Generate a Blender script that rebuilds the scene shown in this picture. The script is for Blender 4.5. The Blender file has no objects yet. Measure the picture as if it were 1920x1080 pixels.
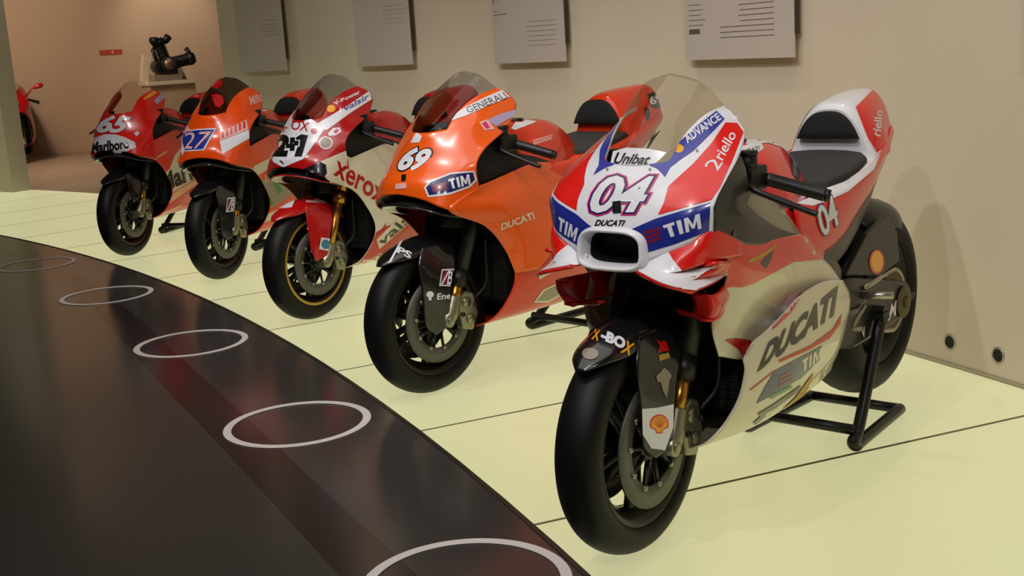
import bpy, bmesh, math, random
from mathutils import Vector, Matrix
from mathutils.bvhtree import BVHTree
random.seed(7)
S = bpy.context.scene
COL = S.collection
PI = math.pi

# ------------------------------------------------------------------ camera
FPX = 2215.37                                   # focal length in pixels of the 1920x1080 frame
PITCH, ROLL, TURN = math.radians(11.647), math.radians(-3.588), math.radians(64.93)
EYE = Vector((0, 0, 1.3316))
rz = Matrix.Rotation(TURN, 3, 'Z')
_r, _f, _u = Vector((1, 0, 0)), Vector((0, math.cos(PITCH), -math.sin(PITCH))), Vector((0, math.sin(PITCH), math.cos(PITCH)))
RGT = rz @ (_r * math.cos(ROLL) + _u * math.sin(ROLL))
UPV = rz @ (-_r * math.sin(ROLL) + _u * math.cos(ROLL))
FWD = rz @ _f
cam = bpy.data.cameras.new('camera')
cam.sensor_width = 36.0
cam.lens = 36.0 * FPX / 1920.0
cam.clip_end = 200
camo = bpy.data.objects.new('camera', cam)
COL.objects.link(camo)
m = Matrix((RGT, UPV, -FWD)).transposed().to_4x4()
m.translation = EYE
camo.matrix_world = m
S.camera = camo

# ------------------------------------------------------------------ world, light, exposure
S.view_settings.view_transform = 'Standard'
S.view_settings.look = 'None'
S.view_settings.gamma = 1.0
S.view_settings.use_curve_mapping = False
S.view_settings.exposure = 0.0
W = bpy.data.worlds.new('world'); S.world = W; W.use_nodes = True
bg = W.node_tree.nodes['Background']
bg.inputs[0].default_value = (0.9, 0.85, 0.8, 1); bg.inputs[1].default_value = 0.12

def rot(p):                                     # floor point of the survey frame -> world
    v = rz @ Vector((p[0], p[1], 0)); return v

def light(kind, loc, energy, color, target=None, size=0.05, spot=None, blend=0.6):
    l = bpy.data.lights.new('lamp_light', kind); l.energy = energy; l.color = color
    o = bpy.data.objects.new('lamp_light', l); COL.objects.link(o); o.location = loc
    if kind == 'SPOT':
        l.spot_size = spot; l.spot_blend = blend; l.shadow_soft_size = size
    elif kind == 'AREA':
        l.size = size
    else:
        l.shadow_soft_size = size
    if target is not None:
        o.rotation_euler = (Vector(target) - Vector(loc)).to_track_quat('-Z', 'Y').to_euler()
    return o
WARM = (1.0, 0.87, 0.72)
SPOTS = [((0.9, 0.2, 3.6), (-1.9, 2.4, .6)), ((-1.9, 0.0, 3.6), (-3.5, 2.2, .6)), ((-3.6, 0.2, 3.6), (-5.1, 2.0, .6)),
         ((-5.2, 0.2, 3.6), (-6.6, 2.0, .6)), ((-6.6, 0.1, 3.6), (-8.4, 1.8, .6)), ((-.6, -1.2, 3.6), (-2.6, 1.4, .6))]
for a, b in SPOTS:
    light('SPOT', a, 190, (1.0, .96, .93), b, .06, math.radians(70), .8)
for x in (-1.2, -3.2, -5.2, -7.2, -9.2):
    light('SPOT', (x, 2.45, 3.75), 44, WARM, (x - .05, 3.4, 1.7), .05, math.radians(88), 1.0)
light('SPOT', (-13.6, -.6, 3.8), 90, (1, .95, .84), (-14.9, .55, 1.3), .05, math.radians(80), 1.0)  # spot added to brighten the left wall, no lamp seen there
light('SPOT', (-11.4, 1.6, 3.8), 40, WARM, (-11.0, 2.45, 1.6), .05, math.radians(90), 1.0)  # another added spot, lifting the wall beside the doorway
light('AREA', (-3.2, .9, 3.8), 45, (1, .95, .9), (-3.2, .9, 0), 3.5)

# ------------------------------------------------------------------ materials
MATS = {}
def lin(c):
    return tuple(((x / 255.0) / 12.92 if x / 255.0 <= .04045 else ((x / 255.0 + .055) / 1.055) ** 2.4) for x in c)
def mat(name, rgb, rough=.4, metal=0.0, coat=0.0, spec=.5, noise=0.0, nscale=30, bump=0.0):
    if name in MATS: return MATS[name]
    M = bpy.data.materials.new(name); M.use_nodes = True
    nt = M.node_tree; p = nt.nodes['Principled BSDF']
    c = lin(rgb) + (1,)
    p.inputs['Base Color'].default_value = c
    p.inputs['Roughness'].default_value = rough
    p.inputs['Metallic'].default_value = metal
    p.inputs['Coat Weight'].default_value = coat
    p.inputs['Coat Roughness'].default_value = .06
    p.inputs['Specular IOR Level'].default_value = spec
    if noise or bump:
        tc = nt.nodes.new('ShaderNodeTexCoord'); nz = nt.nodes.new('ShaderNodeTexNoise')
        nz.inputs['Scale'].default_value = nscale; nz.inputs['Detail'].default_value = 4
        nt.links.new(tc.outputs['Object'], nz.inputs['Vector'])
        if noise:
            mx = nt.nodes.new('ShaderNodeMix'); mx.data_type = 'RGBA'
            mx.inputs[6].default_value = tuple(v * (1 - noise) for v in c[:3]) + (1,)
            mx.inputs[7].default_value = tuple(min(1, v * (1 + noise)) for v in c[:3]) + (1,)
            nt.links.new(nz.outputs['Fac'], mx.inputs[0]); nt.links.new(mx.outputs[2], p.inputs['Base Color'])
        if bump:
            b = nt.nodes.new('ShaderNodeBump'); b.inputs['Strength'].default_value = bump; b.inputs['Distance'].default_value = .01
            nt.links.new(nz.outputs['Fac'], b.inputs['Height']); nt.links.new(b.outputs['Normal'], p.inputs['Normal'])
    MATS[name] = M; return M
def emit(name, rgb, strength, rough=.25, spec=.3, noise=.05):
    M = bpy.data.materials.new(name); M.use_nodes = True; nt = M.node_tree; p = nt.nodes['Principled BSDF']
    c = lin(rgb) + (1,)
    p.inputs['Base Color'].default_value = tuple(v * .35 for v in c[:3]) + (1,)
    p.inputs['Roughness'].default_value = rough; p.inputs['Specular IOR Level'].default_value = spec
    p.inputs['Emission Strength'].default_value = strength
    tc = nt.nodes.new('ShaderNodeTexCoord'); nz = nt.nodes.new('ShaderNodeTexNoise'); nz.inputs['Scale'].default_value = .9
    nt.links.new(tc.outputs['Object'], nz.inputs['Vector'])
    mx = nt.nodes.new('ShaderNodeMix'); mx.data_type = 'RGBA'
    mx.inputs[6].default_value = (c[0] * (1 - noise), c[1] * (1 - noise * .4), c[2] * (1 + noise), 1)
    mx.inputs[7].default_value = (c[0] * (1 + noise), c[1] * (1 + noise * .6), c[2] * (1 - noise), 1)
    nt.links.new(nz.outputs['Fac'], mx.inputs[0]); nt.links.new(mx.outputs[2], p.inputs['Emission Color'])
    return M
def glass(name, tint, amount=.12):
    M = bpy.data.materials.new(name); M.use_nodes = True; nt = M.node_tree; nt.nodes.clear()
    o = nt.nodes.new('ShaderNodeOutputMaterial'); t = nt.nodes.new('ShaderNodeBsdfTransparent'); g = nt.nodes.new('ShaderNodeBsdfGlossy')
    t.inputs[0].default_value = lin(tint) + (1,); g.inputs['Roughness'].default_value = .05
    lw = nt.nodes.new('ShaderNodeLayerWeight'); lw.inputs['Blend'].default_value = .5
    pw = nt.nodes.new('ShaderNodeMath'); pw.operation = 'POWER'; pw.inputs[1].default_value = 4.0
    fr = nt.nodes.new('ShaderNodeMath'); fr.operation = 'MULTIPLY_ADD'; fr.inputs[1].default_value = .38; fr.inputs[2].default_value = .022
    nt.links.new(lw.outputs['Facing'], pw.inputs[0]); nt.links.new(pw.outputs[0], fr.inputs[0])
    mx = nt.nodes.new('ShaderNodeMixShader'); nt.links.new(fr.outputs[0], mx.inputs[0])
    nt.links.new(t.outputs[0], mx.inputs[1]); nt.links.new(g.outputs[0], mx.inputs[2]); nt.links.new(mx.outputs[0], o.inputs[0])
    return M
def paint_mat(name, rgb, rough=.28, coat=.6): return mat(name, rgb, rough, 0, coat)
RUBBER = mat('tyre_rubber', (9, 9, 9), .52, spec=.28, bump=.03, nscale=120)
MAGN = mat('magnesium_black', (20, 20, 20), .32, .3)
CARBON = mat('carbon_black', (20, 20, 21), .22, 0, .7)
CARBONM = mat('carbon_matt', (27, 27, 26), .4, 0, .25)
BLACK = mat('black_plastic', (12, 12, 12), .45)
INNER = mat('inner_black', (9, 9, 8), .7)
DISC = mat('carbon_disc', (92, 92, 84), .45, .4, noise=.12, nscale=14)
GOLD = mat('gold_anodised', (190, 140, 60), .25, .9)
BRASS = mat('gold_paint', (196, 160, 70), .4, .5)
DGOLD = mat('dull_gold', (96, 86, 56), .45, .6)
STEEL = mat('steel', (170, 168, 155), .3, .9)
ALU = mat('machined_alloy', (150, 148, 125), .35, .8)
WHITE = paint_mat('white_paint', (226, 226, 232))
CREAM = paint_mat('cream_paint', (222, 214, 190))
RED = paint_mat('racing_red', (226, 26, 20))
DRED = paint_mat('deep_red', (178, 14, 18))
ORANGE = paint_mat('orange_red', (238, 78, 12))
BLUE = paint_mat('royal_blue', (34, 46, 140))
NAVY = paint_mat('navy', (24, 28, 92))
PERI = paint_mat('periwinkle', (104, 108, 190))
PINK = paint_mat('magenta', (214, 40, 110))
YELL = paint_mat('yellow', (240, 170, 20))
GREEN = paint_mat('green', (60, 140, 60))
GREY = paint_mat('grey_paint', (140, 130, 112))
TAUPE = paint_mat('taupe', (150, 140, 118))
INK = paint_mat('black_ink', (14, 14, 16))
LILAC = paint_mat('lilac', (176, 160, 196))
PALEP = paint_mat('pale_pink', (232, 178, 172))
SEATM = mat('seat_foam', (50, 50, 50), .85, bump=.1, nscale=300)
PADM = mat('pad_foam', (16, 16, 16), .9, bump=.1, nscale=300)
STANDM = mat('stand_black', (20, 21, 24), .35, .2)
CLEAR = glass('clear_screen', (246, 243, 238))
SMOKE = glass('smoked_screen', (176, 166, 160))
TINT = glass('tinted_screen', (232, 231, 234))

# ------------------------------------------------------------------ mesh helpers
def tag(o, label=None, cat=None, group=None, kind=None):
    if label: o['label'] = label
    if cat: o['category'] = cat
    if group: o['group'] = group
    if kind: o['kind'] = kind
    return o
def empty(name, loc=(0, 0, 0), rzv=0):
    o = bpy.data.objects.new(name, None); COL.objects.link(o); o.location = loc; o.rotation_euler = (0, 0, rzv)
    o.empty_display_size = .1
    return o
def mk(name, vs, fs, M, parent=None, smooth=True, solid=0, bevel=0):
    me = bpy.data.meshes.new(name)
    me.from_pydata([tuple(v) for v in vs], [], fs); me.update()
    if smooth: me.polygons.foreach_set('use_smooth', [True] * len(me.polygons))
    me.materials.append(M)
    return ob(name, me, parent, solid, bevel)
def ob(name, me, parent=None, solid=0, bevel=0):
    o = bpy.data.objects.new(name, me); COL.objects.link(o)
    if parent: o.parent = parent
    if solid:
        d = o.modifiers.new('thickness', 'SOLIDIFY'); d.thickness = solid; d.offset = -1
    if bevel:
        d = o.modifiers.new('bevel', 'BEVEL'); d.width = bevel; d.segments = 2; d.limit_method = 'ANGLE'
    return o
def cr(pts, n):                                 # Catmull-Rom resample
    P = [Vector(p) for p in pts]
    if len(P) == 2: return [P[0].lerp(P[1], i / (n - 1)) for i in range(n)]
    E = [P[0] * 2 - P[1]] + P + [P[-1] * 2 - P[-2]]
    out = []; k = len(P) - 1
    for i in range(n):
        t = i / (n - 1) * k; j = min(int(t), k - 1); t -= j
        a, b, c, d = E[j:j + 4]
        out.append(.5 * ((2 * b) + (c - a) * t + (2 * a - 5 * b + 4 * c - d) * t * t + (3 * b - a - 3 * c + d) * t ** 3))
    return out
def grid(rows, nu, nv):                         # loft: list of control polylines -> nv rows of nu points
    R = [cr(r, nu) for r in rows]
    cols = [cr([R[k][i] for k in range(len(R))], nv) for i in range(nu)]
    return [[cols[i][j] for i in range(nu)] for j in range(nv)]
def gridmesh(G, out=None, closeu=False):
    nv, nu = len(G), len(G[0]); vs = [p for r in G for p in r]; fs = []
    for j in range(nv - 1):
        for i in range(nu if closeu else nu - 1):
            i2 = (i + 1) % nu
            fs.append((j * nu + i, j * nu + i2, (j + 1) * nu + i2, (j + 1) * nu + i))
    if out is not None:
        s = 0
        for f in fs:
            n = (vs[f[1]] - vs[f[0]]).cross(vs[f[3]] - vs[f[0]]); s += n.dot(Vector(out))
        if s < 0: fs = [f[::-1] for f in fs]
    return vs, fs
def mir(G): return [[Vector((p.x, -p.y, p.z)) for p in r] for r in G]
def merge(*parts):
    vs, fs = [], []
    for v, f in parts:
        o = len(vs); vs += list(v); fs += [tuple(i + o for i in q) for q in f]
    return vs, fs
def tube(path, r, n=10, cap=True, sm=0):
    P = [Vector(p) for p in path]
    if sm: P = cr(P, sm)
    k = len(P); rs = r if isinstance(r, (list, tuple)) else [r] * k
    if len(rs) != k: rs = [rs[0] + (rs[-1] - rs[0]) * i / (k - 1) for i in range(k)]
    vs, fs = [], []; up = None
    for i, p in enumerate(P):
        t = (P[min(i + 1, k - 1)] - P[max(i - 1, 0)]).normalized()
        if up is None:
            up = t.orthogonal().normalized()
        up = (up - t * up.dot(t)).normalized(); b = t.cross(up)
        for a in range(n):
            an = 2 * PI * a / n; vs.append(p + (up * math.cos(an) + b * math.sin(an)) * rs[i])
    for i in range(k - 1):
        for a in range(n):
            b2 = (a + 1) % n; fs.append((i * n + a, i * n + b2, (i + 1) * n + b2, (i + 1) * n + a))
    if cap:
        fs.append(tuple(range(n))[::-1]); fs.append(tuple((k - 1) * n + a for a in range(n)))
    return vs, fs
def lathe(prof, n=64, closed=True, c=(0, 0, 0)):   # profile (r, y) turned round the y axis
    vs, fs = [], []; k = len(prof); c = Vector(c)
    for a in range(n):
        an = 2 * PI * a / n
        for r, y in prof: vs.append(c + Vector((r * math.cos(an), y, r * math.sin(an))))
    for a in range(n):
        b = (a + 1) % n
        for i in range(k if closed else k - 1):
            j = (i + 1) % k; fs.append((a * k + i, b * k + i, b * k + j, a * k + j))
    return vs, fs
def box(x0, x1, y0, y1, z0, z1):
    vs = [Vector((x, y, z)) for x in (x0, x1) for y in (y0, y1) for z in (z0, z1)]
    return vs, [(0, 1, 3, 2), (4, 6, 7, 5), (0, 4, 5, 1), (2, 3, 7, 6), (0, 2, 6, 4), (1, 5, 7, 3)]
def prism(poly, axis, a, b):                    # extrude a 2-D outline along an axis; axis 'y': poly is (x, z); 'z': (x, y); 'x': (y, z)
    def p3(p, t):
        return Vector((p[0], t, p[1])) if axis == 'y' else Vector((p[0], p[1], t)) if axis == 'z' else Vector((t, p[0], p[1]))
    n = len(poly); vs = [p3(p, a) for p in poly] + [p3(p, b) for p in poly]
    fs = [tuple(range(n))[::-1], tuple(range(n, 2 * n))] + [(i, (i + 1) % n, n + (i + 1) % n, n + i) for i in range(n)]
    bm = bmesh.new(); V = [bm.verts.new(v) for v in vs]
    for f in fs: bm.faces.new([V[i] for i in f])
    bmesh.ops.recalc_face_normals(bm, faces=bm.faces)
    fs = [tuple(v.index for v in f.verts) for f in bm.faces] if not bm.verts.index_update() else fs
    bm.free(); return vs, fs
def cyl(a, b, r, n=16): return tube([a, b], r, n)

# ------------------------------------------------------------------ pixel <-> bike space
class Bike:
    def __init__(s, name, loc, head, label):
        s.pos = rot(loc); s.head = math.radians(head) + TURN
        s.root = empty(name, (s.pos.x, s.pos.y, 0), s.head)
        tag(s.root, label, 'motorcycle')
        s.inv = Matrix.Rotation(-s.head, 3, 'Z')
        s.eye = s.inv @ (EYE - Vector((s.pos.x, s.pos.y, 0)))
        s.t = {}; s.o = {}
    def ray(s, px, py):
        return (s.inv @ (FWD + RGT * ((px - 960) / FPX) - UPV * ((py - 540) / FPX))).normalized()
    def at(s, px, py, y):                       # the point of the plane y = const of this bike that the photograph shows at px, py
        d = s.ray(px, py); return s.eye + d * ((y - s.eye.y) / d.y)
    def atz(s, px, py, z):
        d = s.ray(px, py); return s.eye + d * ((z - s.eye.z) / d.z)
    def add(s, name, vf, M, key=None, solid=0, parent=None, smooth=True, bevel=0):
        o = mk(name, vf[0], vf[1], M, parent or s.root, smooth, solid, bevel)
        if key:
            s.t.setdefault(key, []).append(vf); s.o.setdefault(key, o)
        return o
    def bvh(s, keys):
        k = '+'.join(keys)
        if not hasattr(s, '_b'): s._b = {}
        if k not in s._b:
            vs, fs = merge(*[vf for q in keys for vf in s.t[q]])
            s._b[k] = BVHTree.FromPolygons([tuple(v) for v in vs], [tuple(f) for f in fs])
        return s._b[k]
    def stick(s, name, bm, M, keys, lift, mirror=False):
        """lay a flat outline (pixel plane) on the bodywork it is printed on"""
        T = s.bvh(keys); bm.verts.ensure_lookup_table(); bm.verts.index_update()
        pos = {}
        for v in bm.verts:
            d = s.ray(v.co.x, v.co.y); h, n, i, dist = T.ray_cast(s.eye, d)
            if h is None: continue
            if n.dot(d) > 0: n = -n
            pos[v.index] = h + n * lift
        for v in bm.verts:                      # outline points beyond the edge of the bodywork slide back onto that edge
            if v.index in pos: continue
            u = next((e.other_vert(v) for e in v.link_edges if e.other_vert(v).index in pos and e.other_vert(v).tag is False), None)
            if u is None: continue
            a, c, best = u.co.copy(), v.co.copy(), None
            for _ in range(7):
                q = (a + c) / 2; d = s.ray(q.x, q.y); h, n, i, dist = T.ray_cast(s.eye, d)
                if h is None: c = q
                else:
                    a = q; best = h + (-n if n.dot(d) > 0 else n) * lift
            v.tag = True
            if best is not None: pos[v.index] = best
        use = [f for f in bm.faces if all(v.index in pos for v in f.verts)]
        # a jump in depth means the outline ran over an edge of the bodywork
        vs, fs, ix = [], [], {}
        for f in use:
            q = [pos[v.index] for v in f.verts]
            if max((a - b).length for a in q for b in q) > .09: continue
            for v in f.verts:
                if v.index not in ix: ix[v.index] = len(vs); vs.append(pos[v.index])
            ids = [ix[v.index] for v in f.verts]
            n = (q[1] - q[0]).cross(q[2] - q[0])
            if n.dot(q[0] - s.eye) > 0: ids = ids[::-1]
            fs.append(tuple(ids))
        if not fs: return None
        if mirror: mk(name, [Vector((p.x, -p.y, p.z)) for p in vs], [f[::-1] for f in fs], M, s.o[keys[0]])
        return mk(name, vs, fs, M, s.o[keys[0]])
    def paint(s, name, pts, M, keys, lay=1, mirror=False, step=7, sm=0):
        if sm:
            P = pts + pts[:1]; n = len(pts) * sm
            E = [Vector((p[0], p[1], 0)) for p in pts]; k = len(E); out = []
            for i in range(k):
                a, b, c, d = E[i - 1], E[i], E[(i + 1) % k], E[(i + 2) % k]
                for j in range(sm):
                    t = j / sm
                    out.append(.5 * ((2 * b) + (c - a) * t + (2 * a - 5 * b + 4 * c - d) * t * t + (3 * b - a - 3 * c + d) * t ** 3))
            pts = [(p.x, p.y) for p in out]
        bm = bmesh.new(); bm.faces.new([bm.verts.new((p[0], p[1], 0)) for p in pts])
        dice(bm, step)
        o = s.stick(name, bm, M, keys, .0007 + .0006 * lay, mirror); bm.free(); return o
    def block(s, name, word, quad, M, keys, lay=2, step=5):
        A, B, C, D = [Vector((q[0], q[1], 0)) for q in quad]
        sh = {'T': (.62, [[(0, .78), (0, 1), (.62, 1), (.62, .78), (.43, .78), (.43, 0), (.19, 0), (.19, .78)]]), 'I': (.25, [[(0, 0), (0, 1), (.25, 1), (.25, 0)]]),
              'M': (.95, [[(0, 0), (.04, 1), (.27, 1), (.475, .42), (.68, 1), (.91, 1), (.95, 0), (.73, 0), (.71, .62), (.55, .14), (.40, .14), (.24, .62), (.22, 0)]])}
        tot = sum(sh[c][0] for c in word) + .13 * (len(word) - 1); x = 0
        for c in word:
            for poly in sh[c][1]:
                pts = [A.lerp(B, (x + u) / tot).lerp(D.lerp(C, (x + u) / tot), v) for u, v in poly]
                s.paint(name, [(p.x, p.y) for p in pts], M, keys, lay, False, step)
            x += sh[c][0] + .13
    def text(s, name, txt, quad, M, keys, lay=2, bold=.02, shear=0.0, step=5, spacing=1.0, ref=None):
        """quad: bottom-left, bottom-right, top-right, top-left of the word in the photograph"""
        vs, fs = glyphs(txt, bold, shear, spacing)
        rv = glyphs(txt, bold if ref is None else ref, shear, spacing)[0]
        x0, x1 = min(v[0] for v in rv), max(v[0] for v in rv); y0, y1 = min(v[1] for v in rv), max(v[1] for v in rv)
        A, B, C, D = [Vector((q[0], q[1], 0)) for q in quad]
        bm = bmesh.new(); V = []
        for v in vs:
            a, b = (v[0] - x0) / (x1 - x0), (v[1] - y0) / (y1 - y0)
            V.append(bm.verts.new(A.lerp(B, a).lerp(D.lerp(C, a), b)))
        for f in fs:
            try: bm.faces.new([V[i] for i in f])
            except ValueError: pass
        dice(bm, step)
        o = s.stick(name, bm, M, keys, .0007 + .0006 * lay); bm.free(); return o
def dice(bm, step):
    bm.normal_update()
    bmesh.ops.triangulate(bm, faces=bm.faces[:])
    for ax in (0, 1):
        lo, hi = min(v.co[ax] for v in bm.verts), max(v.co[ax] for v in bm.verts)
        n = Vector((1, 0, 0)) if ax == 0 else Vector((0, 1, 0)); t = lo + step
        while t < hi:
            c = Vector((0, 0, 0)); c[ax] = t
            bmesh.ops.bisect_plane(bm, geom=bm.verts[:] + bm.edges[:] + bm.faces[:], plane_co=c, plane_no=n, dist=1e-4)
            t += step
    bmesh.ops.triangulate(bm, faces=bm.faces[:])
GL = {}
def glyphs(txt, bold=.02, shear=0.0, spacing=1.0):
    k = (txt, bold, shear, spacing)
    if k in GL: return GL[k]
    c = bpy.data.curves.new('lettering', 'FONT'); c.body = txt; c.offset = bold; c.shear = shear; c.space_character = spacing; c.resolution_u = 3
    o = bpy.data.objects.new('lettering', c); COL.objects.link(o)
    dg = bpy.context.evaluated_depsgraph_get(); e = o.evaluated_get(dg); me = e.to_mesh()
    vs = [tuple(v.co) for v in me.vertices]; fs = [tuple(p.vertices) for p in me.polygons]
    e.to_mesh_clear(); bpy.data.objects.remove(o); bpy.data.curves.remove(c)
    GL[k] = (vs, fs); return GL[k]

# ------------------------------------------------------------------ wheels (axis y, centre at the origin of the wheel)
def tyre_profile(R, w, rim):
    d = R - rim; out = []
    for i in range(15):
        a = -PI * .5 + PI * i / 14 * 1.0
        out.append((rim + .018 + (d - .018) * max(0, math.cos(a)) ** .75, w / 2 * math.sin(a)))
    return [(rim, -w / 2 * .78), (rim + .004, -w / 2 * .9)] + out + [(rim + .004, w / 2 * .9), (rim, w / 2 * .78)]
def rim_profile(rim, w):
    h = w / 2 * .80
    return [(rim + .006, -h), (rim + .004, -h + .006), (rim - .016, -h + .016), (rim - .03, -h + .04), (rim - .034, 0), (rim - .03, h - .04), (rim - .016, h - .016), (rim + .004, h - .006), (rim + .006, h),
            (rim - .006, h + .002), (rim - .024, h - .014), (rim - .042, h - .04), (rim - .046, 0), (rim - .042, -h + .04), (rim - .024, -h + .014), (rim - .006, -h - .002)]
MESH = {}
def shared(key, name, maker, M, smooth=True):
    if key not in MESH:
        vs, fs = maker(); me = bpy.data.meshes.new(name); me.from_pydata([tuple(v) for v in vs], [], fs); me.update()
        if smooth: me.polygons.foreach_set('use_smooth', [True] * len(me.polygons))
        me.materials.append(M); MESH[key] = me
    return MESH[key]
def wheel(b, name, x, z, R, w, rim, spokes, rimM=MAGN, lipM=None, front=True):
    e = ob(name, shared(('rim', R, rimM.name), name, lambda: lathe(rim_profile(rim, w), 72), rimM), b.root); e.location = (x, 0, z)
    ob('tyre', shared(('tyre', R), 'tyre', lambda: lathe(tyre_profile(R, w, rim), 96), RUBBER), e)
    if lipM:
        h = w / 2 * .80
        for s in (1, -1):
            ob('rim_lip', shared(('lip', R, s, lipM.name), 'rim_lip', lambda: lathe([(rim + .006, s * (h + .003)), (rim - .012, s * (h + .004)), (rim - .012, s * (h - .004)), (rim + .006, s * (h - .004))], 72), lipM), e)
    def spoke():
        rows = []
        for r, hw, hy, yo in ((.03, .026, .026, 0), (.09, .016, .017, 0), (.15, .013, .014, 0), (rim - .042, .022, .012, 0)):
            rows.append([Vector((r, yo + hy * math.sin(t) , hw * math.cos(t))) for t in [2 * PI * k / 10 for k in range(10)]])
        return gridmesh(rows, None, True)
    for k in range(spokes):
        for d in ((-.13, .13) if spokes == 5 else (0,)):
            s = ob('spoke', shared(('spoke', R, rimM.name), 'spoke', spoke, rimM), e); s.rotation_euler = (0, 2 * PI * k / spokes + d + .3, 0)
    ob('hub', shared(('hub', R, rimM.name), 'hub', lambda: lathe([(.0, -.075), (.03, -.075), (.036, -.06), (.036, -.03), (.045, -.02), (.045, .02), (.036, .03), (.036, .06), (.03, .075), (0, .075)], 28, False), rimM), e)
    if front:
        for s in (1, -1):
            ob('brake_disc', shared(('disc', s), 'brake_disc', lambda: lathe([(.17, s * .062), (.17, s * .069), (.112, s * .069), (.112, s * .062)], 72), DISC), e)
            def bell():
                parts = [lathe([(.05, s * .052), (.05, s * .06), (.03, s * .06), (.03, s * .052)], 30)]
                for k in range(10):
                    a = 2 * PI * k / 10; q = .16
                    parts.append(tube([(.045 * math.cos(a), s * .056, .045 * math.sin(a)), (.115 * math.cos(a + q), s * .064, .115 * math.sin(a + q))], [.008, .006], 6))
                return merge(*parts)
            ob('disc_carrier', shared(('bell', s), 'disc_carrier', bell, BLACK), e)
            for k in range(10):
                a = 2 * PI * k / 10 + .16
                q = ob('disc_bobbin', shared(('bob', s), 'disc_bobbin', lambda: cyl((0, s * .06, 0), (0, s * .073, 0), .008, 10), ALU), e)
                q.location = (.118 * math.cos(a), 0, .118 * math.sin(a))
    return e

# ------------------------------------------------------------------ bodywork tables (left half: centre, mid, screen edge | shoulder, rear end)
COWL_W = [
 [(.058, 0, .775), (.052, .07, .782), (.035, .13, .80), (.012, .20, .832), (-.03, .245, .858)],
 [(.05, 0, .868), (.044, .07, .873), (.03, .125, .885), (.005, .20, .91), (-.035, .25, .93)],
 [(.01, 0, .947), (.003, .06, .95), (-.012, .115, .958), (-.05, .195, .974), (-.11, .247, .988)],
 [(-.02, 0, .985), (-.028, .055, .988), (-.045, .108, .994), (-.09, .185, 1.008), (-.165, .24, 1.02)],
 [(-.048, 0, 1.013), (-.055, .05, 1.016), (-.075, .10, 1.022), (-.13, .175, 1.037), (-.215, .228, 1.05)],
 [(-.105, 0, 1.10), (-.112, .062, 1.092), (-.134, .109, 1.082), (-.195, .17, 1.077), (-.262, .21, 1.078)],
 [(-.178, 0, 1.178), (-.184, .08, 1.163), (-.21, .125, 1.126), (-.245, .16, 1.112), (-.272, .197, 1.09)],
 [(-.25, 0, 1.232), (-.255, .09, 1.205), (-.29, .136, 1.143), (-.282, .158, 1.129), (-.27, .178, 1.112)]]
COWL_C = [
 [(.10, 0, .80), (.095, .07, .793), (.08, .125, .78), (.04, .20, .745), (-.12, .235, .70)],
 [(.085, 0, .85), (.078, .07, .848), (.06, .13, .84), (.01, .20, .82), (-.10, .24, .80)],
 [(.025, 0, .915), (.015, .06, .914), (-.005, .12, .91), (-.045, .195, .90), (-.09, .243, .895)],
 [(-.01, 0, .975), (-.02, .055, .975), (-.045, .11, .975), (-.09, .185, .97), (-.15, .238, .955)],
 [(-.035, 0, 1.02), (-.045, .05, 1.022), (-.085, .10, 1.03), (-.15, .175, 1.035), (-.29, .222, 1.015)],
 [(-.12, 0, 1.11), (-.13, .06, 1.10), (-.152, .112, 1.10), (-.235, .17, 1.087), (-.36, .203, 1.07)],
 [(-.21, 0, 1.19), (-.215, .07, 1.175), (-.235, .128, 1.145), (-.305, .164, 1.125), (-.385, .19, 1.10)],
 [(-.30, 0, 1.24), (-.305, .08, 1.22), (-.335, .138, 1.168), (-.372, .156, 1.148), (-.39, .17, 1.125)]]
SIDE_W = [
 [(-.07, .243, .85), (-.2, .25, .80), (-.40, .24, .785), (-.54, .23, .765), (-.66, .205, .70)],
 [(-.10, .24, .775), (-.19, .25, .745), (-.38, .245, .72), (-.55, .235, .71), (-.69, .215, .675)],
 [(-.135, .212, .70), (-.22, .222, .66), (-.38, .215, .63), (-.58, .22, .63), (-.76, .22, .62)],
 [(-.09, .20, .615), (-.21, .20, .57), (-.38, .195, .545), (-.6, .215, .555), (-.845, .215, .54)],
 [(-.12, .20, .52), (-.25, .20, .48), (-.4, .20, .46), (-.6, .21, .46), (-.85, .205, .46)]]
SIDE_C = [
 [(-.11, .24, .815), (-.25, .235, .84), (-.45, .20, .86), (-.62, .17, .84), (-.78, .15, .78)],
 [(.035, .204, .742), (-.19, .25, .745), (-.45, .235, .76), (-.65, .215, .73), (-.80, .19, .70)],
 [(-.12, .232, .66), (-.28, .255, .655), (-.5, .25, .64), (-.7, .235, .62), (-.83, .22, .60)],
 [(-.215, .235, .56), (-.35, .26, .55), (-.55, .255, .53), (-.72, .24, .52), (-.85, .22, .51)],
 [(-.265, .24, .45), (-.38, .262, .45), (-.55, .255, .44), (-.72, .24, .43), (-.85, .21, .42)],
 [(-.235, .225, .355), (-.38, .245, .35), (-.55, .235, .34), (-.7, .215, .335), (-.84, .19, .335)],
 [(-.17, .17, .265), (-.35, .19, .265), (-.55, .185, .262), (-.7, .17, .262), (-.83, .15, .27)],
 [(-.13, 0, .215), (-.35, 0, .215), (-.55, 0, .217), (-.7, 0, .22), (-.82, 0, .23)]]

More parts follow.
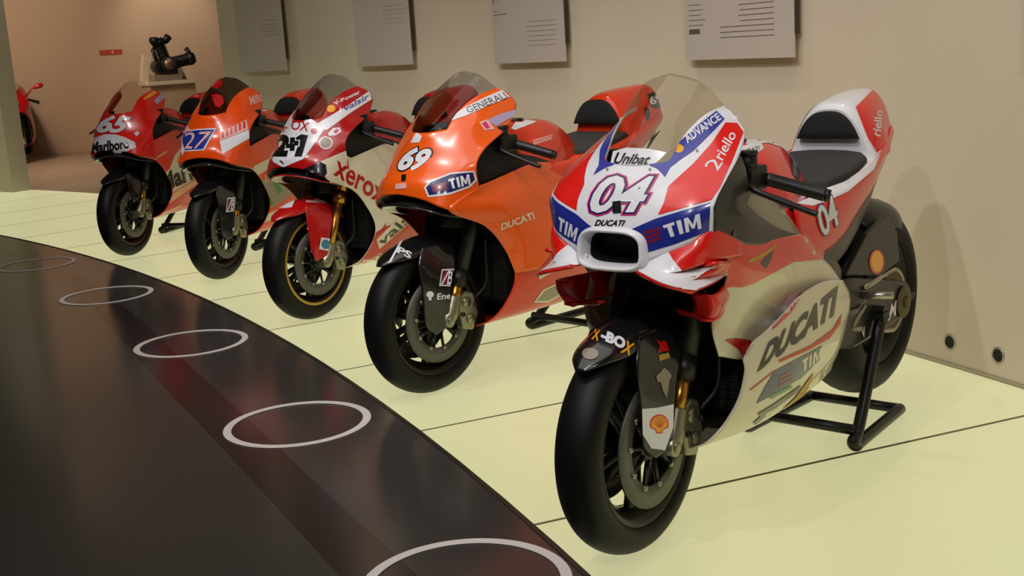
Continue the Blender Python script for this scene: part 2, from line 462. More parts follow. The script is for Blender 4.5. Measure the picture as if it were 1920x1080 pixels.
def side_pair(b, name, rows, M, key, nu=28, nv=30, solid=.004):
    G = grid(rows, nu, nv)
    b.add(name, gridmesh(G, (0, 1, 0)), M, key, solid)
    b.add(name, gridmesh(mir(G), (0, -1, 0)), M, key + '_r', solid)
def cowl(b, rows, M, glassM, hole=None, split=4):
    n1, n2, nv = 13, 17, 57
    A = grid([r[:3] for r in rows], n1, nv)
    full = []
    # resample every control row as one smooth curve through its five points, keeping the screen edge on a grid column
    C = []
    for r in rows:
        c = cr(r, 81); C.append([c[round(40 * i / (n1 - 1))] for i in range(n1)] + [c[40 + round(40 * i / (n2 - 1))] for i in range(1, n2)])
    nu = n1 + n2 - 1
    cols = [cr([C[k][i] for k in range(len(C))], nv) for i in range(nu)]
    L = [[cols[i][j] for i in range(nu)] for j in range(nv)]
    Rr = [[Vector((p.x, -p.y, p.z)) for p in r[:0:-1]] for r in L]
    G = [a + c for a, c in zip(Rr, L)]
    nU = len(G[0]); ctr = nu - 1; jr = round(split / (len(rows) - 1) * (nv - 1))
    vs, fs = gridmesh(G, (1, 0, .3))
    body, scr = [], []
    k = 0
    for j in range(nv - 1):
        for i in range(nU - 1):
            f = fs[k]; k += 1
            mid = sum((vs[q] for q in f), Vector()) / 4
            if j >= jr and abs(i + .5 - ctr) < n1 - 1: scr.append(f)
            elif hole and hole(mid): pass
            else: body.append(f)
    def pick(F):
        ix = {}; V = []; out = []
        for f in F:
            for q in f:
                if q not in ix: ix[q] = len(V); V.append(vs[q])
            out.append(tuple(ix[q] for q in f))
        return V, out
    bo, sc = pick(body), pick(scr)
    b.add('cowl', bo, M, 'cowl', .004)
    b.add('windscreen', sc, glassM, 'screen', .003)
    b.L = L
    return L
def arch(x, zb, zt, wb, wt, n=25, p=2.6, lean=0):
    out = []
    for i in range(n):
        a = PI * i / (n - 1); c, s = math.cos(a), math.sin(a)
        h = abs(s) ** (2 / p); w = wb + (wt - wb) * h
        out.append(Vector((x - lean * h, -w * math.copysign(abs(c) ** (2 / p), c), zb + (zt - zb) * h)))
    return out

def build(b, sp):
    wing = sp.get('wing'); body = sp['body']
    nd = sp.get('nose_drop', 0)
    rows = COWL_W if wing else [[(x, y, z - nd * w) for x, y, z in r] for r, w in zip(COWL_C, (1, 1, .8, .4, .1, 0, 0, 0))]
    # ---- bodywork first, so that lettering finds it
    if wing:
        def hole(p): return abs(p.y / .088) ** 3.5 + abs((p.z - .815) / .045) ** 3.5 < 1
        cowl(b, rows, sp['cowl'], sp['glass'], hole)
        # air intake: rounded mouth ring and black duct
        G = []
        for (dx, yh, zh) in ((-.02, .106, .058), (.002, .103, .054), (.012, .098, .050), (.014, .092, .0465), (.006, .087, .0415), (-.03, .083, .038)):
            row = []
            for i in range(48):
                t = 2 * PI * i / 48; c, s = math.cos(t), math.sin(t); q = 2 / 3.6
                y = yh * math.copysign(abs(c) ** q, c) * (1 - .08 * s); z = .816 + zh * math.copysign(abs(s) ** q, s)
                row.append(Vector((.062 - .12 * (z - .813) - 1.0 * y * y + dx, y, z)))
            G.append(row)
        b.add('air_intake', gridmesh(G, (1, 0, 0), True), WHITE, 'intake', 0)
        D = [[Vector((p.x - .001 - d, p.y * s, .813 + (p.z - .813) * s)) for p in G[-1]] for d, s in ((0, 1.0), (.06, .97), (.15, .8), (.16, .02))]
        b.add('intake_duct', gridmesh(D, (1, 0, 0), True), INNER)
        side_pair(b, 'hand_guard', [
            [(-.185, .238, 1.026), (-.197, .237, 1.012), (-.21, .235, .998)],
            [(-.11, .249, .988), (-.18, .243, .965), (-.235, .235, .925)],
            [(-.035, .251, .93), (-.13, .252, .905), (-.222, .237, .893)],
            [(-.03, .249, .885), (-.18, .257, .855), (-.36, .237, .82)],
            [(-.03, .246, .858), (-.22, .252, .795), (-.545, .23, .762)]], CARBONM, 'guard')
        side_pair(b, 'side_fairing', SIDE_W, sp['side'], 'side')
        side_pair(b, 'lower_nose', [
            [(.038, .08, .787), (.033, .13, .803), (.012, .195, .834), (-.035, .246, .862), (-.15, .257, .815)],
            [(.052, .085, .776), (.052, .14, .782), (.03, .195, .80), (-.02, .242, .825), (-.15, .259, .80)],
            [(.066, .096, .770), (.063, .155, .767), (.03, .205, .774), (-.03, .241, .786), (-.15, .257, .782)]], RED, 'nose', 24, 10)
        lip = [b.at(1394, 674, .222), b.at(1412, 642, .230), b.at(1437, 620, .237), b.at(1468, 590, .245), b.at(1500, 555, .245), b.at(1545, 528, .238), Vector((-.80, .226, .59))]
        side_pair(b, 'lower_fairing', [lip,
            [(-.202, .226, .458), (-.30, .247, .465), (-.42, .256, .475), (-.55, .255, .49), (-.66, .248, .50), (-.76, .238, .505), (-.862, .222, .515)],
            [(-.172, .218, .385), (-.30, .235, .385), (-.42, .245, .385), (-.55, .243, .387), (-.66, .236, .39), (-.76, .225, .395), (-.835, .208, .40)],
            [(-.10, .195, .315), (-.25, .202, .305), (-.4, .206, .30), (-.55, .204, .302), (-.67, .198, .308), (-.76, .19, .315), (-.84, .178, .325)],
            [(-.095, .13, .268), (-.25, .145, .255), (-.4, .15, .25), (-.55, .15, .255), (-.67, .145, .258), (-.78, .14, .262), (-.89, .125, .265)],
            [(-.14, 0, .235), (-.25, 0, .228), (-.4, 0, .226), (-.55, 0, .23), (-.67, 0, .236), (-.78, 0, .24), (-.89, 0, .25)]], sp['side'], 'lower', 36, 36)
        # inner duct panel behind the bar
        side_pair(b, 'inner_panel', [
            [(-.20, .215, .94), (-.32, .205, .92), (-.42, .20, .89)],
            [(-.20, .22, .87), (-.35, .215, .85), (-.50, .21, .82)],
            [(-.22, .225, .80), (-.38, .225, .775), (-.56, .218, .755)]], TAUPE, 'inner', 8, 8)
    else:
        cowl(b, rows, sp['cowl'], sp['glass'])
        r0 = rows[0]
        chin = [(.112, 0, .764), (.102, .07, .758), (.078, .125, .745), (.02, .188, .72), (-.13, .222, .69)]
        chin = [(x, y, z - nd) for x, y, z in chin]
        low = [(.02, 0, .75), (.02, .06, .745), (.01, .11, .735), (-.05, .16, .70), (-.16, .19, .67)]
        def both(G):
            return [[Vector((p.x, -p.y, p.z)) for p in r[:0:-1]] + r for r in G]
        G = both([cr([(p[0] - .006, p[1] - (.004 if p[1] else 0), p[2] + .004) for p in r0], 20), cr([(p[0] - .05, max(0, p[1] - .03), p[2] - .02) for p in r0], 20)] + [cr([(p[0] - .006, p[1] - (.004 if p[1] else 0), p[2]) for p in chin], 20)])
        b.add('nose_intake', gridmesh(G, (1, 0, 0)), BLACK)
        G = both(grid([chin, [(p[0] - .004, p[1] - (.004 if p[1] else 0), p[2] - .008) for p in chin], low], 20, 8))
        b.add('chin', gridmesh(G, (1, 0, -1)), sp.get('chin', CARBON), 'chin', .003)
        side_pair(b, 'side_fairing', SIDE_C, sp['side'], 'side', 40, 48)
        if sp.get('skin'):
            sk = []
            for j, (r_, e_) in enumerate(zip(SIDE_C[:5], (.95, .74, .56, .42, .22))):
                c = cr(r_, 41); k = round(40 * e_); q = [c[round(k * i / 8)] for i in range(9)]
                sk.append([(p.x, p.y + .003 + .013 * min(1, i / 3) * (1 if j else .3), p.z) for i, p in enumerate(q)])
            side_pair(b, 'upper_fairing', sk, sp['skin'], 'side', 30, 34, .006)
        side_pair(b, 'hand_guard', [
            [(-.14, .20, .97), (-.27, .19, .97), (-.37, .17, .96)],
            [(-.10, .21, .89), (-.25, .20, .90), (-.40, .18, .90)],
            [(-.11, .215, .80), (-.25, .215, .82), (-.45, .19, .85)]], INNER, 'guard', 8, 8)
    # ---- tank
    tz = sp.get('tank_dz', 0)
    G = grid([arch(x, zb, zt + tz, wb, wt, 33, 2.5) for x, zb, zt, wb, wt in (
        (-.38, .80, .92, .15, .10), (-.44, .79, .985, .19, .13), (-.54, .78, 1.016, .20, .135), (-.64, .78, 1.02, .185, .12), (-.73, .77, 1.01, .16, .105), (-.81, .76, .985, .13, .085), (-.88, .76, .93, .11, .07), (-.925, .75, .85, .10, .06))], 33, 40)
    b.add('fuel_tank', gridmesh(G, (0, 0, 1)), sp['tank'], 'tank')
    b.add('tank_cap', lathe([(0, -.008), (.03, -.008), (.034, 0), (.03, .006), (0, .006)], 20, False), BLACK, None).matrix_local = Matrix.Translation((-.58, 0, 1.022 + tz)) @ Matrix.Rotation(PI / 2, 4, 'X')
    # ---- seat unit
    side_pair(b, 'seat_side', [
        [(-.58, .178, .845), (-.76, .172, .85), (-.95, .188, .868), (-1.15, .178, .905), (-1.33, .14, .945), (-1.47, .10, .985)],
        [(-.55, .20, .83), (-.73, .203, .825), (-.93, .206, .845), (-1.14, .188, .882), (-1.33, .146, .92), (-1.475, .105, .96)],
        [(-.55, .208, .76), (-.70, .21, .745), (-.90, .20, .768), (-1.12, .175, .812), (-1.32, .132, .868), (-1.48, .092, .93)],
        [(-.57, .205, .68), (-.68, .20, .675), (-.87, .188, .70), (-1.09, .152, .755), (-1.30, .105, .825), (-1.475, .066, .905)]], sp.get('tail_side', sp['tail']), 'tail', 30, 16)
    G = [[Vector((x, y, z - .02 * (1 - (y / w) ** 2) * 0)) for y in [w * (i / 8 - 1) for i in range(17)]] for x, w, z in ((-.76, .165, .842), (-.95, .188, .866), (-1.15, .178, .902), (-1.3, .145, .935))]
    b.add('seat_tray', gridmesh(G, (0, 0, 1)), sp['tail'], 'tray', .004)
    # seat foam
    def slab(pts, th):
        top = [Vector((x, y, z + th)) for x, y, z in pts]; n = len(pts)
        c = sum(top, Vector()) / n
        vs = [Vector(p) for p in pts] + top + [c + (p - c) * .9 + Vector((0, 0, .006)) for p in top]
        fs = [(i, (i + 1) % n, n + (i + 1) % n, n + i) for i in range(n)] + [(n + i, n + (i + 1) % n, 2 * n + (i + 1) % n, 2 * n + i) for i in range(n)] + [tuple(range(2 * n, 3 * n))]
        return vs, fs
    half = [(-.84, 0), (-.835, .10), (-.855, .15), (-.93, .172), (-1.04, .172), (-1.13, .158), (-1.18, .12), (-1.20, .07), (-1.205, 0)]
    ring_ = half + [(x, -y) for x, y in half[-2:0:-1]]
    b.add('seat', slab([(x, y, .858 + (-.88 - x) * .155) for x, y in ring_], .02), SEATM, 'seat', bevel=.006)
    # hump
    hx = sp.get('hump_x', -1.2); hz = sp.get('hump_z', 0.0)
    sl = [(hx, .905, 1.062 + hz, .138, .082), (hx - .03, .905, 1.085 + hz, .152, .095), (hx - .12, .91, 1.102 + hz, .152, .092), (-1.40, .935, 1.11 + hz, .122, .078), (-1.455, .95, 1.11 + hz, .105, .068), (-1.495, .975, 1.095 + hz, .085, .054), (-1.51, 1.0, 1.05 + hz, .05, .03)]
    G = grid([arch(x, zb, zt, wb, wt, 33, 3.2) for x, zb, zt, wb, wt in sl], 33, 36)
    b.add('tail_hump', gridmesh(G, (0, 0, 1)), sp['tail'], 'hump')
    fr = arch(hx, .905, 1.062 + hz, .138, .082, 33, 3.2)
    G2 = G[-1]; b.add('tail_cap', (G2, [tuple(range(33))]), sp['tail'], None, smooth=False)
    b.add('tail_front', (fr, [tuple(range(33))]), sp.get('tail_front', sp['tail']), 'humpf', smooth=False)
    def padmesh(s, d):
        rr = arch(0, .968 + hz * .5, 1.056 + hz, .104, .066, 25, 3.0)
        pts = [Vector((hx + .004, p.y * s, 1.01 + (p.z - 1.01) * s)) for p in rr]; n = len(pts)
        vs = pts + [p + Vector((d, 0, 0)) for p in pts] + [Vector((hx + d + .012, p.y * .9, 1.01 + (p.z - 1.01) * .9)) for p in pts]
        fs = [(i, (i + 1) % n, n + (i + 1) % n, n + i) for i in range(n)] + [(n + i, n + (i + 1) % n, 2 * n + (i + 1) % n, 2 * n + i) for i in range(n)] + [tuple(range(2 * n, 3 * n))]
        return vs, fs
    b.add('back_pad', padmesh(sp.get('pad', 1.0), .022), PADM, 'pad')
    # under tail carbon
    side_pair(b, 'under_tail', [
        [(-.67, .19, .68), (-.88, .18, .705), (-1.12, .145, .758), (-1.34, .105, .822), (-1.5, .07, .89)],
        [(-.74, .17, .60), (-.92, .165, .63), (-1.12, .135, .69), (-1.30, .10, .765), (-1.44, .06, .86)]], CARBONM, 'under', 14, 6)
    b.add('tail_pipe', tube([(-1.05, .0, .72), (-1.3, .0, .80), (-1.5, .0, .90)], [.05, .045, .04], 14), CARBONM)
    # ---- radiator, engine, frame
    b.add('radiator', merge(box(-.30, -.26, -.19, .19, .33, .70), *[box(-.262, -.256, -.185, .185, z, z + .006) for z in [.34 + .024 * i for i in range(15)]]), INNER, smooth=False)
    b.add('airbox', prism([(-.02, .80), (.0, .90), (-.08, .98), (-.42, .97), (-.46, .66), (-.2, .62)], 'y', -.105, .105), INNER, smooth=False, bevel=.02)
    b.add('dashboard', prism([(-.14, .965), (-.2, 1.0), (-.24, .995), (-.22, .95)], 'y', -.075, .075), BLACK, smooth=False, bevel=.008)
    b.add('engine', merge(prism([(-.32, .27), (-.32, .62), (-.5, .78), (-.95, .72), (-.98, .36), (-.82, .29)], 'y', -.14, .14), cyl((-.62, -.17, .42), (-.62, .17, .42), .085, 24), cyl((-.80, -.165, .40), (-.80, .165, .40), .055, 20)), BLACK, smooth=False, bevel=.015)
    for s in (1, -1):
        b.add('frame_spar', gridmesh(grid([[(-.30, s * .14, .93), (-.6, s * .185, .84), (-.92, s * .165, .60)], [(-.30, s * .15, .83), (-.6, s * .19, .73), (-.92, s * .17, .46)]], 10, 4), (0, s, 0)), CARBONM, None, .012)
    # ---- front end
    rake = lambda z, y: Vector((-.016 - .45 * (z - .30), y, z))
    goldtop = sp.get('gold_top', .50)
    for s in (1, -1):
        y = s * .108
        b.add('fork_tube', merge(tube([rake(goldtop - .02, y), rake(.93, y)], .031, 18), tube([rake(goldtop - .035, y), rake(goldtop + .02, y)], .034, 18)), sp.get('fork_upper', BLACK))
        b.add('fork_slider', tube([rake(.33, y), rake(goldtop, y)], .0235, 18), GOLD)
        b.add('axle_clamp', merge(tube([rake(.385, y), rake(.325, y), Vector((0, y, .30))], [.03, .034, .034], 14), cyl((0, s * .07, .30), (0, s * .135, .30), .026, 18), cyl((0, s * .13, .30), (0, s * .142, .30), .016, 6)), ALU, bevel=.003)
        cal = b.add('brake_caliper', prism([(-.075, .25), (-.055, .375), (-.10, .40), (-.145, .385), (-.165, .30), (-.13, .235)], 'y', s * .085, s * .125), ALU, smooth=False, bevel=.008)
        for q in ((-.10, .355), (-.118, .285)):
            mk('caliper_piston', *cyl((q[0], s * .124, q[1]), (q[0], s * .131, q[1]), .021, 16), ALU, cal)
        for q in ((-.075, .31), (-.148, .335)):
            mk('caliper_bolt', *cyl((q[0], s * .124, q[1]), (q[0], s * .134, q[1]), .009, 6), BLACK, cal)
        b.add('brake_hose', tube([(-.15, s * .12, .36), (-.19, s * .15, .42), (-.2, s * .15, .55), (-.24, s * .13, .70), (-.28, s * .1, .80)], .0065, 8, True, 24), BLACK)
    b.add('lower_yoke', merge(box(-.25, -.17, -.14, .14, .665, .70), cyl((-.20, 0, .66), (-.30, 0, .93), .03, 14)), BLACK, smooth=False, bevel=.01)
    b.add('upper_yoke', box(-.34, -.25, -.14, .14, .915, .938), BLACK, smooth=False, bevel=.008)
    wheel(b, 'front_wheel', 0, .30, .30, .125, .222, sp.get('spokes', 5), sp.get('rim', MAGN), sp.get('lip')).rotation_euler = (0, 0, math.radians(sp.get('steer', 0)))
    wheel(b, 'rear_wheel', -1.441, .385, .335, .20, .222, sp.get('spokes', 5), sp.get('rim', MAGN), sp.get('lip'), False)
    # ---- front fender
    FE = sp.get('fender', CARBON); R = .322
    rowsF = []
    for (deg, rr, w, dz) in ((47, .335, .012, .004), (55, .333, .05, .02), (66, .330, .072, .045), (82, .328, .078, .055), (98, .328, .08, .06), (112, .33, .08, .06), (126, .332, .076, .055), (138, .334, .066, .045)):
        a = math.radians(deg); row = []
        for i in range(17):
            t = i / 8 - 1; ph = t * PI / 2
            y = w * math.sin(ph); drop = dz * (1 - math.cos(ph))
            row.append(Vector(((rr - drop) * math.cos(a), y, .30 + (rr - drop) * math.sin(a))))
        rowsF.append(row)
    b.add('front_fender', gridmesh(grid(rowsF, 29, 30), (0, 0, 1)), FE, 'fender', .003)
    fw = sp.get('fender_leg', (.10, .30))
    zl = fw[1]; lr = sp.get('leg_rear', 0)
    side_pair(b, 'fender_leg', [
        [(.06, .074, .60), (-.02, .079, .605), (-.09, .082, .59)],
        [(fw[0], .086, .53), (.02, .098, .535), (-.066 - lr, .118, .525)],
        [(fw[0], .092, .45), (.035, .112, .45), (-.022 - lr, .128, .45)],
        [(fw[0], .094, zl + .06), (.05, .112, zl + .055), (.002 - lr, .13, zl + .055)],
        [(fw[0] - .01, .094, zl + .02), (.056, .108, zl + .005), (.018 - lr, .128, zl + .01)],
        [(fw[0] - .03, .096, zl), (.056, .105, zl - .015), (.036, .112, zl - .008)]], sp.get('leg', FE), 'leg', 14, 24, .003)
    # ---- handlebars
    for s in (1, -1):
        g0, g1 = Vector((-.335, s * .235, .947)), Vector((-.385, s * .365, .905))
        d = (g1 - g0).normalized()
        bar = b.add('handlebar', merge(tube([rake(.905, s * .108) + Vector((0, s * .01, 0)), g0 - d * .03, g0], .014, 12), tube([rake(.885, s * .108), rake(.925, s * .108)], .04, 16)), BLACK)
        mk('grip', *tube([g0 - d * .01, g0, g0 + d * .004, g1 - d * .004, g1, g1 + d * .002], [.014, .019, .018, .018, .019, .016], 16), BLACK, bar)
        mk('bar_end', *tube([g1, g1 + d * .014], .0165, 14), BLACK, bar)
        p0 = g0 - d * .035 + Vector((.03, 0, .0))
        mk('switch_block', *box(p0.x - .05, p0.x + .04, p0.y - .03, p0.y + .026, p0.z - .035, p0.z + .03), BLACK, bar, False, 0, .008)
        mk('reservoir', *tube([p0 + Vector((.015, 0, .02)), p0 + Vector((.015, 0, .06))], .026, 14), BLACK, bar)
        mk('reservoir_cap', *tube([p0 + Vector((.015, 0, .06)), p0 + Vector((.015, 0, .07))], .028, 14), BLACK, bar)
        l0 = p0 + Vector((.03, s * .01, -.01))
        mk('lever', *tube([l0, l0 + Vector((.035, s * .035, -.012)), l0 + Vector((.02, s * .10, -.04)), l0 + Vector((-.005, s * .165, -.068)), l0 + Vector((-.01, s * .185, -.075))], [.008, .009, .0075, .006, .008], 10, True, 20), BLACK, bar)
    st = sp.get('steer', 0)
    if st:
        for o in list(b.root.children):
            if o.name.split('.')[0] in ('fork_tube', 'fork_slider', 'axle_clamp', 'brake_caliper', 'front_fender', 'fender_leg'): o.rotation_euler = (0, 0, math.radians(st))
    # ---- rear end
    for s in (1, -1):
        out = [(-.90, .54), (-1.04, .545), (-1.25, .50), (-1.49, .445), (-1.53, .41), (-1.52, .345), (-1.45, .325), (-1.25, .315), (-1.05, .31), (-.92, .34)]
        b.add('swingarm', prism(out, 'y', s * .118, s * .150), CARBONM, 'swing' if s == 1 else 'swing_r', smooth=False, bevel=.012)
        b.add('axle_carrier', merge(lathe([(0, s * .150), (.05, s * .150), (.055, s * .153), (.055, s * .160), (.045, s * .163), (0, s * .163)], 24, False, (-1.441, 0, .385)), cyl((-1.441, s * .16, .385), (-1.441, s * .172, .385), .022, 6)), DGOLD, bevel=.002)
        b.add('chain_adjuster', merge(box(-1.555, -1.50, s * .125, s * .148, .372, .398), cyl((-1.58, s * .136, .385), (-1.54, s * .136, .385), .008, 8)), BLACK, smooth=False)
        pg = b.add('footrest_hanger', gridmesh(grid([[(-.86, s * .19, .56), (-.95, s * .2, .55), (-1.02, s * .2, .515)], [(-.88, s * .185, .46), (-.96, s * .2, .45), (-1.03, s * .2, .475)]], 8, 5), (0, s, 0)), CARBONM, None, .012)
        mk('foot_peg', *tube([(-1.0, s * .20, .50), (-1.02, s * .29, .505)], [.012, .011], 12), STEEL, pg)
        mk('shift_lever', *tube([(-.99, s * .21, .47), (-.86, s * .23, .435), (-.84, s * .26, .435)], .007, 8, True, 12), ALU, pg)
        mk('peg_spring', *tube([(-1.0, s * .205, .525), (-1.14, s * .205, .535), (-1.19, s * .2, .53)], [.009, .007, .004], 8), STEEL, pg)
    hug = []
    for deg in (62, 76, 90, 104, 112):
        a = math.radians(deg)
        hug.append([Vector((-1.441 + (.352 - .10 * (1 - math.cos(ph))) * math.cos(a), .112 * math.sin(ph), .385 + (.352 - .10 * (1 - math.cos(ph))) * math.sin(a))) for ph in [(i / 6 - 1) * PI / 2 for i in range(13)]])
    b.add('rear_hugger', gridmesh(hug, (0, 0, 1)), CARBONM, 'hugger', .004)
    b.add('chain_guard', prism([(-1.03, .55), (-1.2, .66), (-1.36, .70), (-1.45, .62), (-1.47, .52), (-1.3, .50)], 'y', .112, .130), CARBONM, 'guardr', smooth=False, bevel=.005)
    sprk = b.add('sprocket', lathe([(.105, .108), (.108, .112), (.105, .116), (.05, .116), (.05, .108)], 40, True, (-1.441, 0, .385)), DGOLD)
    ch = [(-1.441 + .108 * math.cos(t), .112, .385 + .108 * math.sin(t)) for t in [PI * .55 + PI * .92 * k / 14 for k in range(15)]]
    ch = [(-.86, .112, .47)] + ch + [(-.86, .112, .40)]
    b.add('drive_chain', tube(ch, .009, 6), STEEL)
    b.add('exhaust', tube([(-.80, -.12, .33), (-.98, -.15, .30), (-1.12, -.17, .34)], [.035, .04, .05], 16, True, 12), STEEL)
    b.add('brake_disc', lathe([(.11, -.112), (.11, -.106), (.06, -.106), (.06, -.112)], 40, True, (-1.441, 0, .385)), STEEL)
    return b

# ------------------------------------------------------------------ paddock stand (a thing of its own)
def stand(b, label, wd=.19):
    e = empty('paddock_stand', (b.pos.x, b.pos.y, 0), b.head)
    tag(e, label, 'stand', 'black rear stands under the race bikes')
    r = .017
    A, B, T = Vector((-.96, wd, r)), Vector((-1.39, wd - .025, r)), Vector((-1.21, .172, .385))
    for s in (1, -1):
        f = lambda v: Vector((v.x, v.y * s, v.z))
        mk('side_tube', *tube([f(T), f(T.lerp(A, .5)), f(T.lerp(A, .88)), f(A + Vector((.012, 0, .02))), f(A + Vector((-.01, 0, .0))), f(A.lerp(B, .15)), f(A.lerp(B, .5)), f(B)], r * 1.15, 12, True, 40), STANDM, e)
        mk('hook', *merge(box(-1.235, -1.185, min(s * .155, s * .19), max(s * .155, s * .19), .375, .40), cyl((-1.21, s * .15, .405), (-1.21, s * .185, .405), .016, 12)), STANDM, e, False)
    up = A + Vector((-.012, 0, .05))
    mk('cross_tube', *tube([(up.x, -wd * .985, up.z), (up.x, wd * .985, up.z)], r, 12), STANDM, e)
    mk('cross_tube', *tube([(B.x, -B.y, r), (B.x, B.y, r)], r, 12), STANDM, e)
    return e

# ------------------------------------------------------------------ the room: everything follows one arc centre
AC = Vector((-4.2, -20.615, 0)); RE, RW = 22.0, 24.04          # platform edge and wall radius
def arcp(deg, r, z=0.0):
    a = math.radians(deg); return AC + Vector((r * math.sin(a), r * math.cos(a), z))
def struct(name, vf, M, parent=None, smooth=False, **k):
    o = mk(name, vf[0], vf[1], M, parent, smooth, **k)
    if parent is None: o['kind'] = 'structure'
    return o
def arcwall(d0, d1, r0, r1, z0, z1, step=1.0):
    n = max(2, int(abs(d1 - d0) / step) + 1); vs = []; fs = []
    for i in range(n):
        d = d0 + (d1 - d0) * i / (n - 1)
        vs += [arcp(d, r0, z0), arcp(d, r0, z1), arcp(d, r1, z1), arcp(d, r1, z0)]
    for i in range(n - 1):
        for q in range(4):
            a, b = i * 4 + q, i * 4 + (q + 1) % 4; fs.append((a, b, b + 4, a + 4))
    fs += [(0, 1, 2, 3), tuple((n - 1) * 4 + q for q in (3, 2, 1, 0))]
    bm = bmesh.new(); V = [bm.verts.new(v) for v in vs]
    for f in fs: bm.faces.new([V[i] for i in f])
    bmesh.ops.recalc_face_normals(bm, faces=bm.faces); bm.verts.index_update()
    fs = [tuple(v.index for v in f.verts) for f in bm.faces]; bm.free()
    return vs, fs
WALLM = mat('wall_plaster', (214, 202, 180), .7, noise=.04, nscale=3, bump=.03)
FARM = mat('far_wall_plaster', (190, 166, 142), .8, noise=.03, nscale=2)
DARKF = mat('dark_floor', (66, 62, 59), .17, 0, 0, .5, noise=.06, nscale=5)
BANDM = mat('floor_reflection', (50, 40, 40), .17, 0, 0, .5)
FARF = mat('far_floor', (176, 156, 136), .35)
SUBM = mat('floor_substrate', (70, 66, 56), .6)
TRIMM = mat('metal_trim', (176, 172, 162), .35, .8)
CEILM = mat('ceiling_paint', (92, 80, 66), .8)
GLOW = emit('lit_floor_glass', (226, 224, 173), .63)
RINGM = mat('ring_inlay', (226, 218, 216), .4)

fl = struct('floor', box(-30, 6, -14, 12, -.30, -.06), SUBM)
# dark polished floor: everything inside the platform edge
ed = [arcp(d, RE - .012) for d in [-52 + 1.0 * k for k in range(73)]]
vs = [Vector((p.x, p.y, 0)) for p in ed] + [Vector((6, -14, 0)), Vector((-30, -14, 0))]
struct('dark_floor', prism([(p.x, p.y) for p in vs], 'z', -.05, 0), DARKF, fl)
# darker strip: reflection of a dark band, put in as floor colour
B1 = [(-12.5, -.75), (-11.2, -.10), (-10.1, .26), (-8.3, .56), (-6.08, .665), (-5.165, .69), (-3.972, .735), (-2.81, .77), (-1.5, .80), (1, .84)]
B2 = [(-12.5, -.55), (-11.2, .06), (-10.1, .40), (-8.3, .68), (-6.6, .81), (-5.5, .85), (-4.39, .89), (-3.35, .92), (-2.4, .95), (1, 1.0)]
struct('reflected_band', gridmesh([cr([(x, y, .0006) for x, y in B1], 60), cr([(x, y, .0006) for x, y in B2], 60)], (0, 0, 1)), BANDM, fl, False, )
# lit glass panels between radial joints
G0, GS = 3.57, 2.55
JOINTM = mat('joint_seal', (118, 114, 84), .6)
for k in range(-4, 20):
    d = G0 - GS * k; a_ = math.radians(d); t_ = Vector((math.cos(a_), -math.sin(a_), 0)) * .008
    c0, c1 = arcp(d, RE + .004), arcp(d, RW - .012)
    struct('panel_joint', prism([((c0 + t_).x, (c0 + t_).y), ((c1 + t_).x, (c1 + t_).y), ((c1 - t_).x, (c1 - t_).y), ((c0 - t_).x, (c0 - t_).y)], 'z', -.04, -.0003), JOINTM, fl)
    d0, d1 = G0 - GS * k - .016, G0 - GS * (k + 1) + .016
    n = 5; pts = [arcp(d0 + (d1 - d0) * i / (n - 1), RE + .004) for i in range(n)] + [arcp(d1 + (d0 - d1) * i / (n - 1), RW - .012) for i in range(n)]
    struct('floor_panel', prism([(p.x, p.y) for p in pts], 'z', -.045, 0), GLOW, fl, bevel=.0015)
struct('platform_edge', arcwall(-52, 19, RE - .012, RE + .004, -.05, .003), mat('edge_strip', (70, 66, 54), .4, .5), fl)
ff = [arcp(d, RW) for d in [-50 + 1.0 * k for k in range(70)]]
struct('back_floor', prism([(p.x, p.y) for p in ff] + [(6, 12), (-30, 12), (-30, -5.4)], 'z', -.05, -.002), FARF, fl)
wb = struct('wall_back', arcwall(-16.7, 19, RW, RW + .22, 0, 4.2), WALLM, None, True)
wb.modifiers.new('edges', 'EDGE_SPLIT').split_angle = math.radians(30)
wl = struct('wall_left', arcwall(-50, -26.66, RW - .25, RW - .03, 0, 4.2), WALLM, None, True)
wl.modifiers.new('edges', 'EDGE_SPLIT').split_angle = math.radians(30)
struct('wall_far', merge(box(-21.4, -21.2, -6, 8, -.05, 4.2)), FARM)
struct('wall_right', box(5.0, 5.2, -13, 5.6, 0, 4.2), WALLM)
struct('wall_front', box(-29, 5.2, -13.2, -13, 0, 4.2), WALLM)
struct('ceiling', box(-30, 6, -14, 12, 4.2, 4.4), CEILM)
struct('baseboard_back', arcwall(-16.7, 19, RW - .006, RW, .0, .012, .5), TRIMM)

# far room light
light('SPOT', (-19.9, 3.8, 3.9), 130, (1, .84, .66), (-21.2, 3.8, 1.9), .08, math.radians(62), .9)
light('POINT', (-17.4, .2, 3.3), 230, (1, .82, .66), None, .3)  # fill light to lift the dark far floor, no fitting seen
light('SPOT', (-17.6, 3.2, 3.9), 60, (1, .88, .74), (-19.3, 3.3, 1.3), .05, math.radians(35), .6)

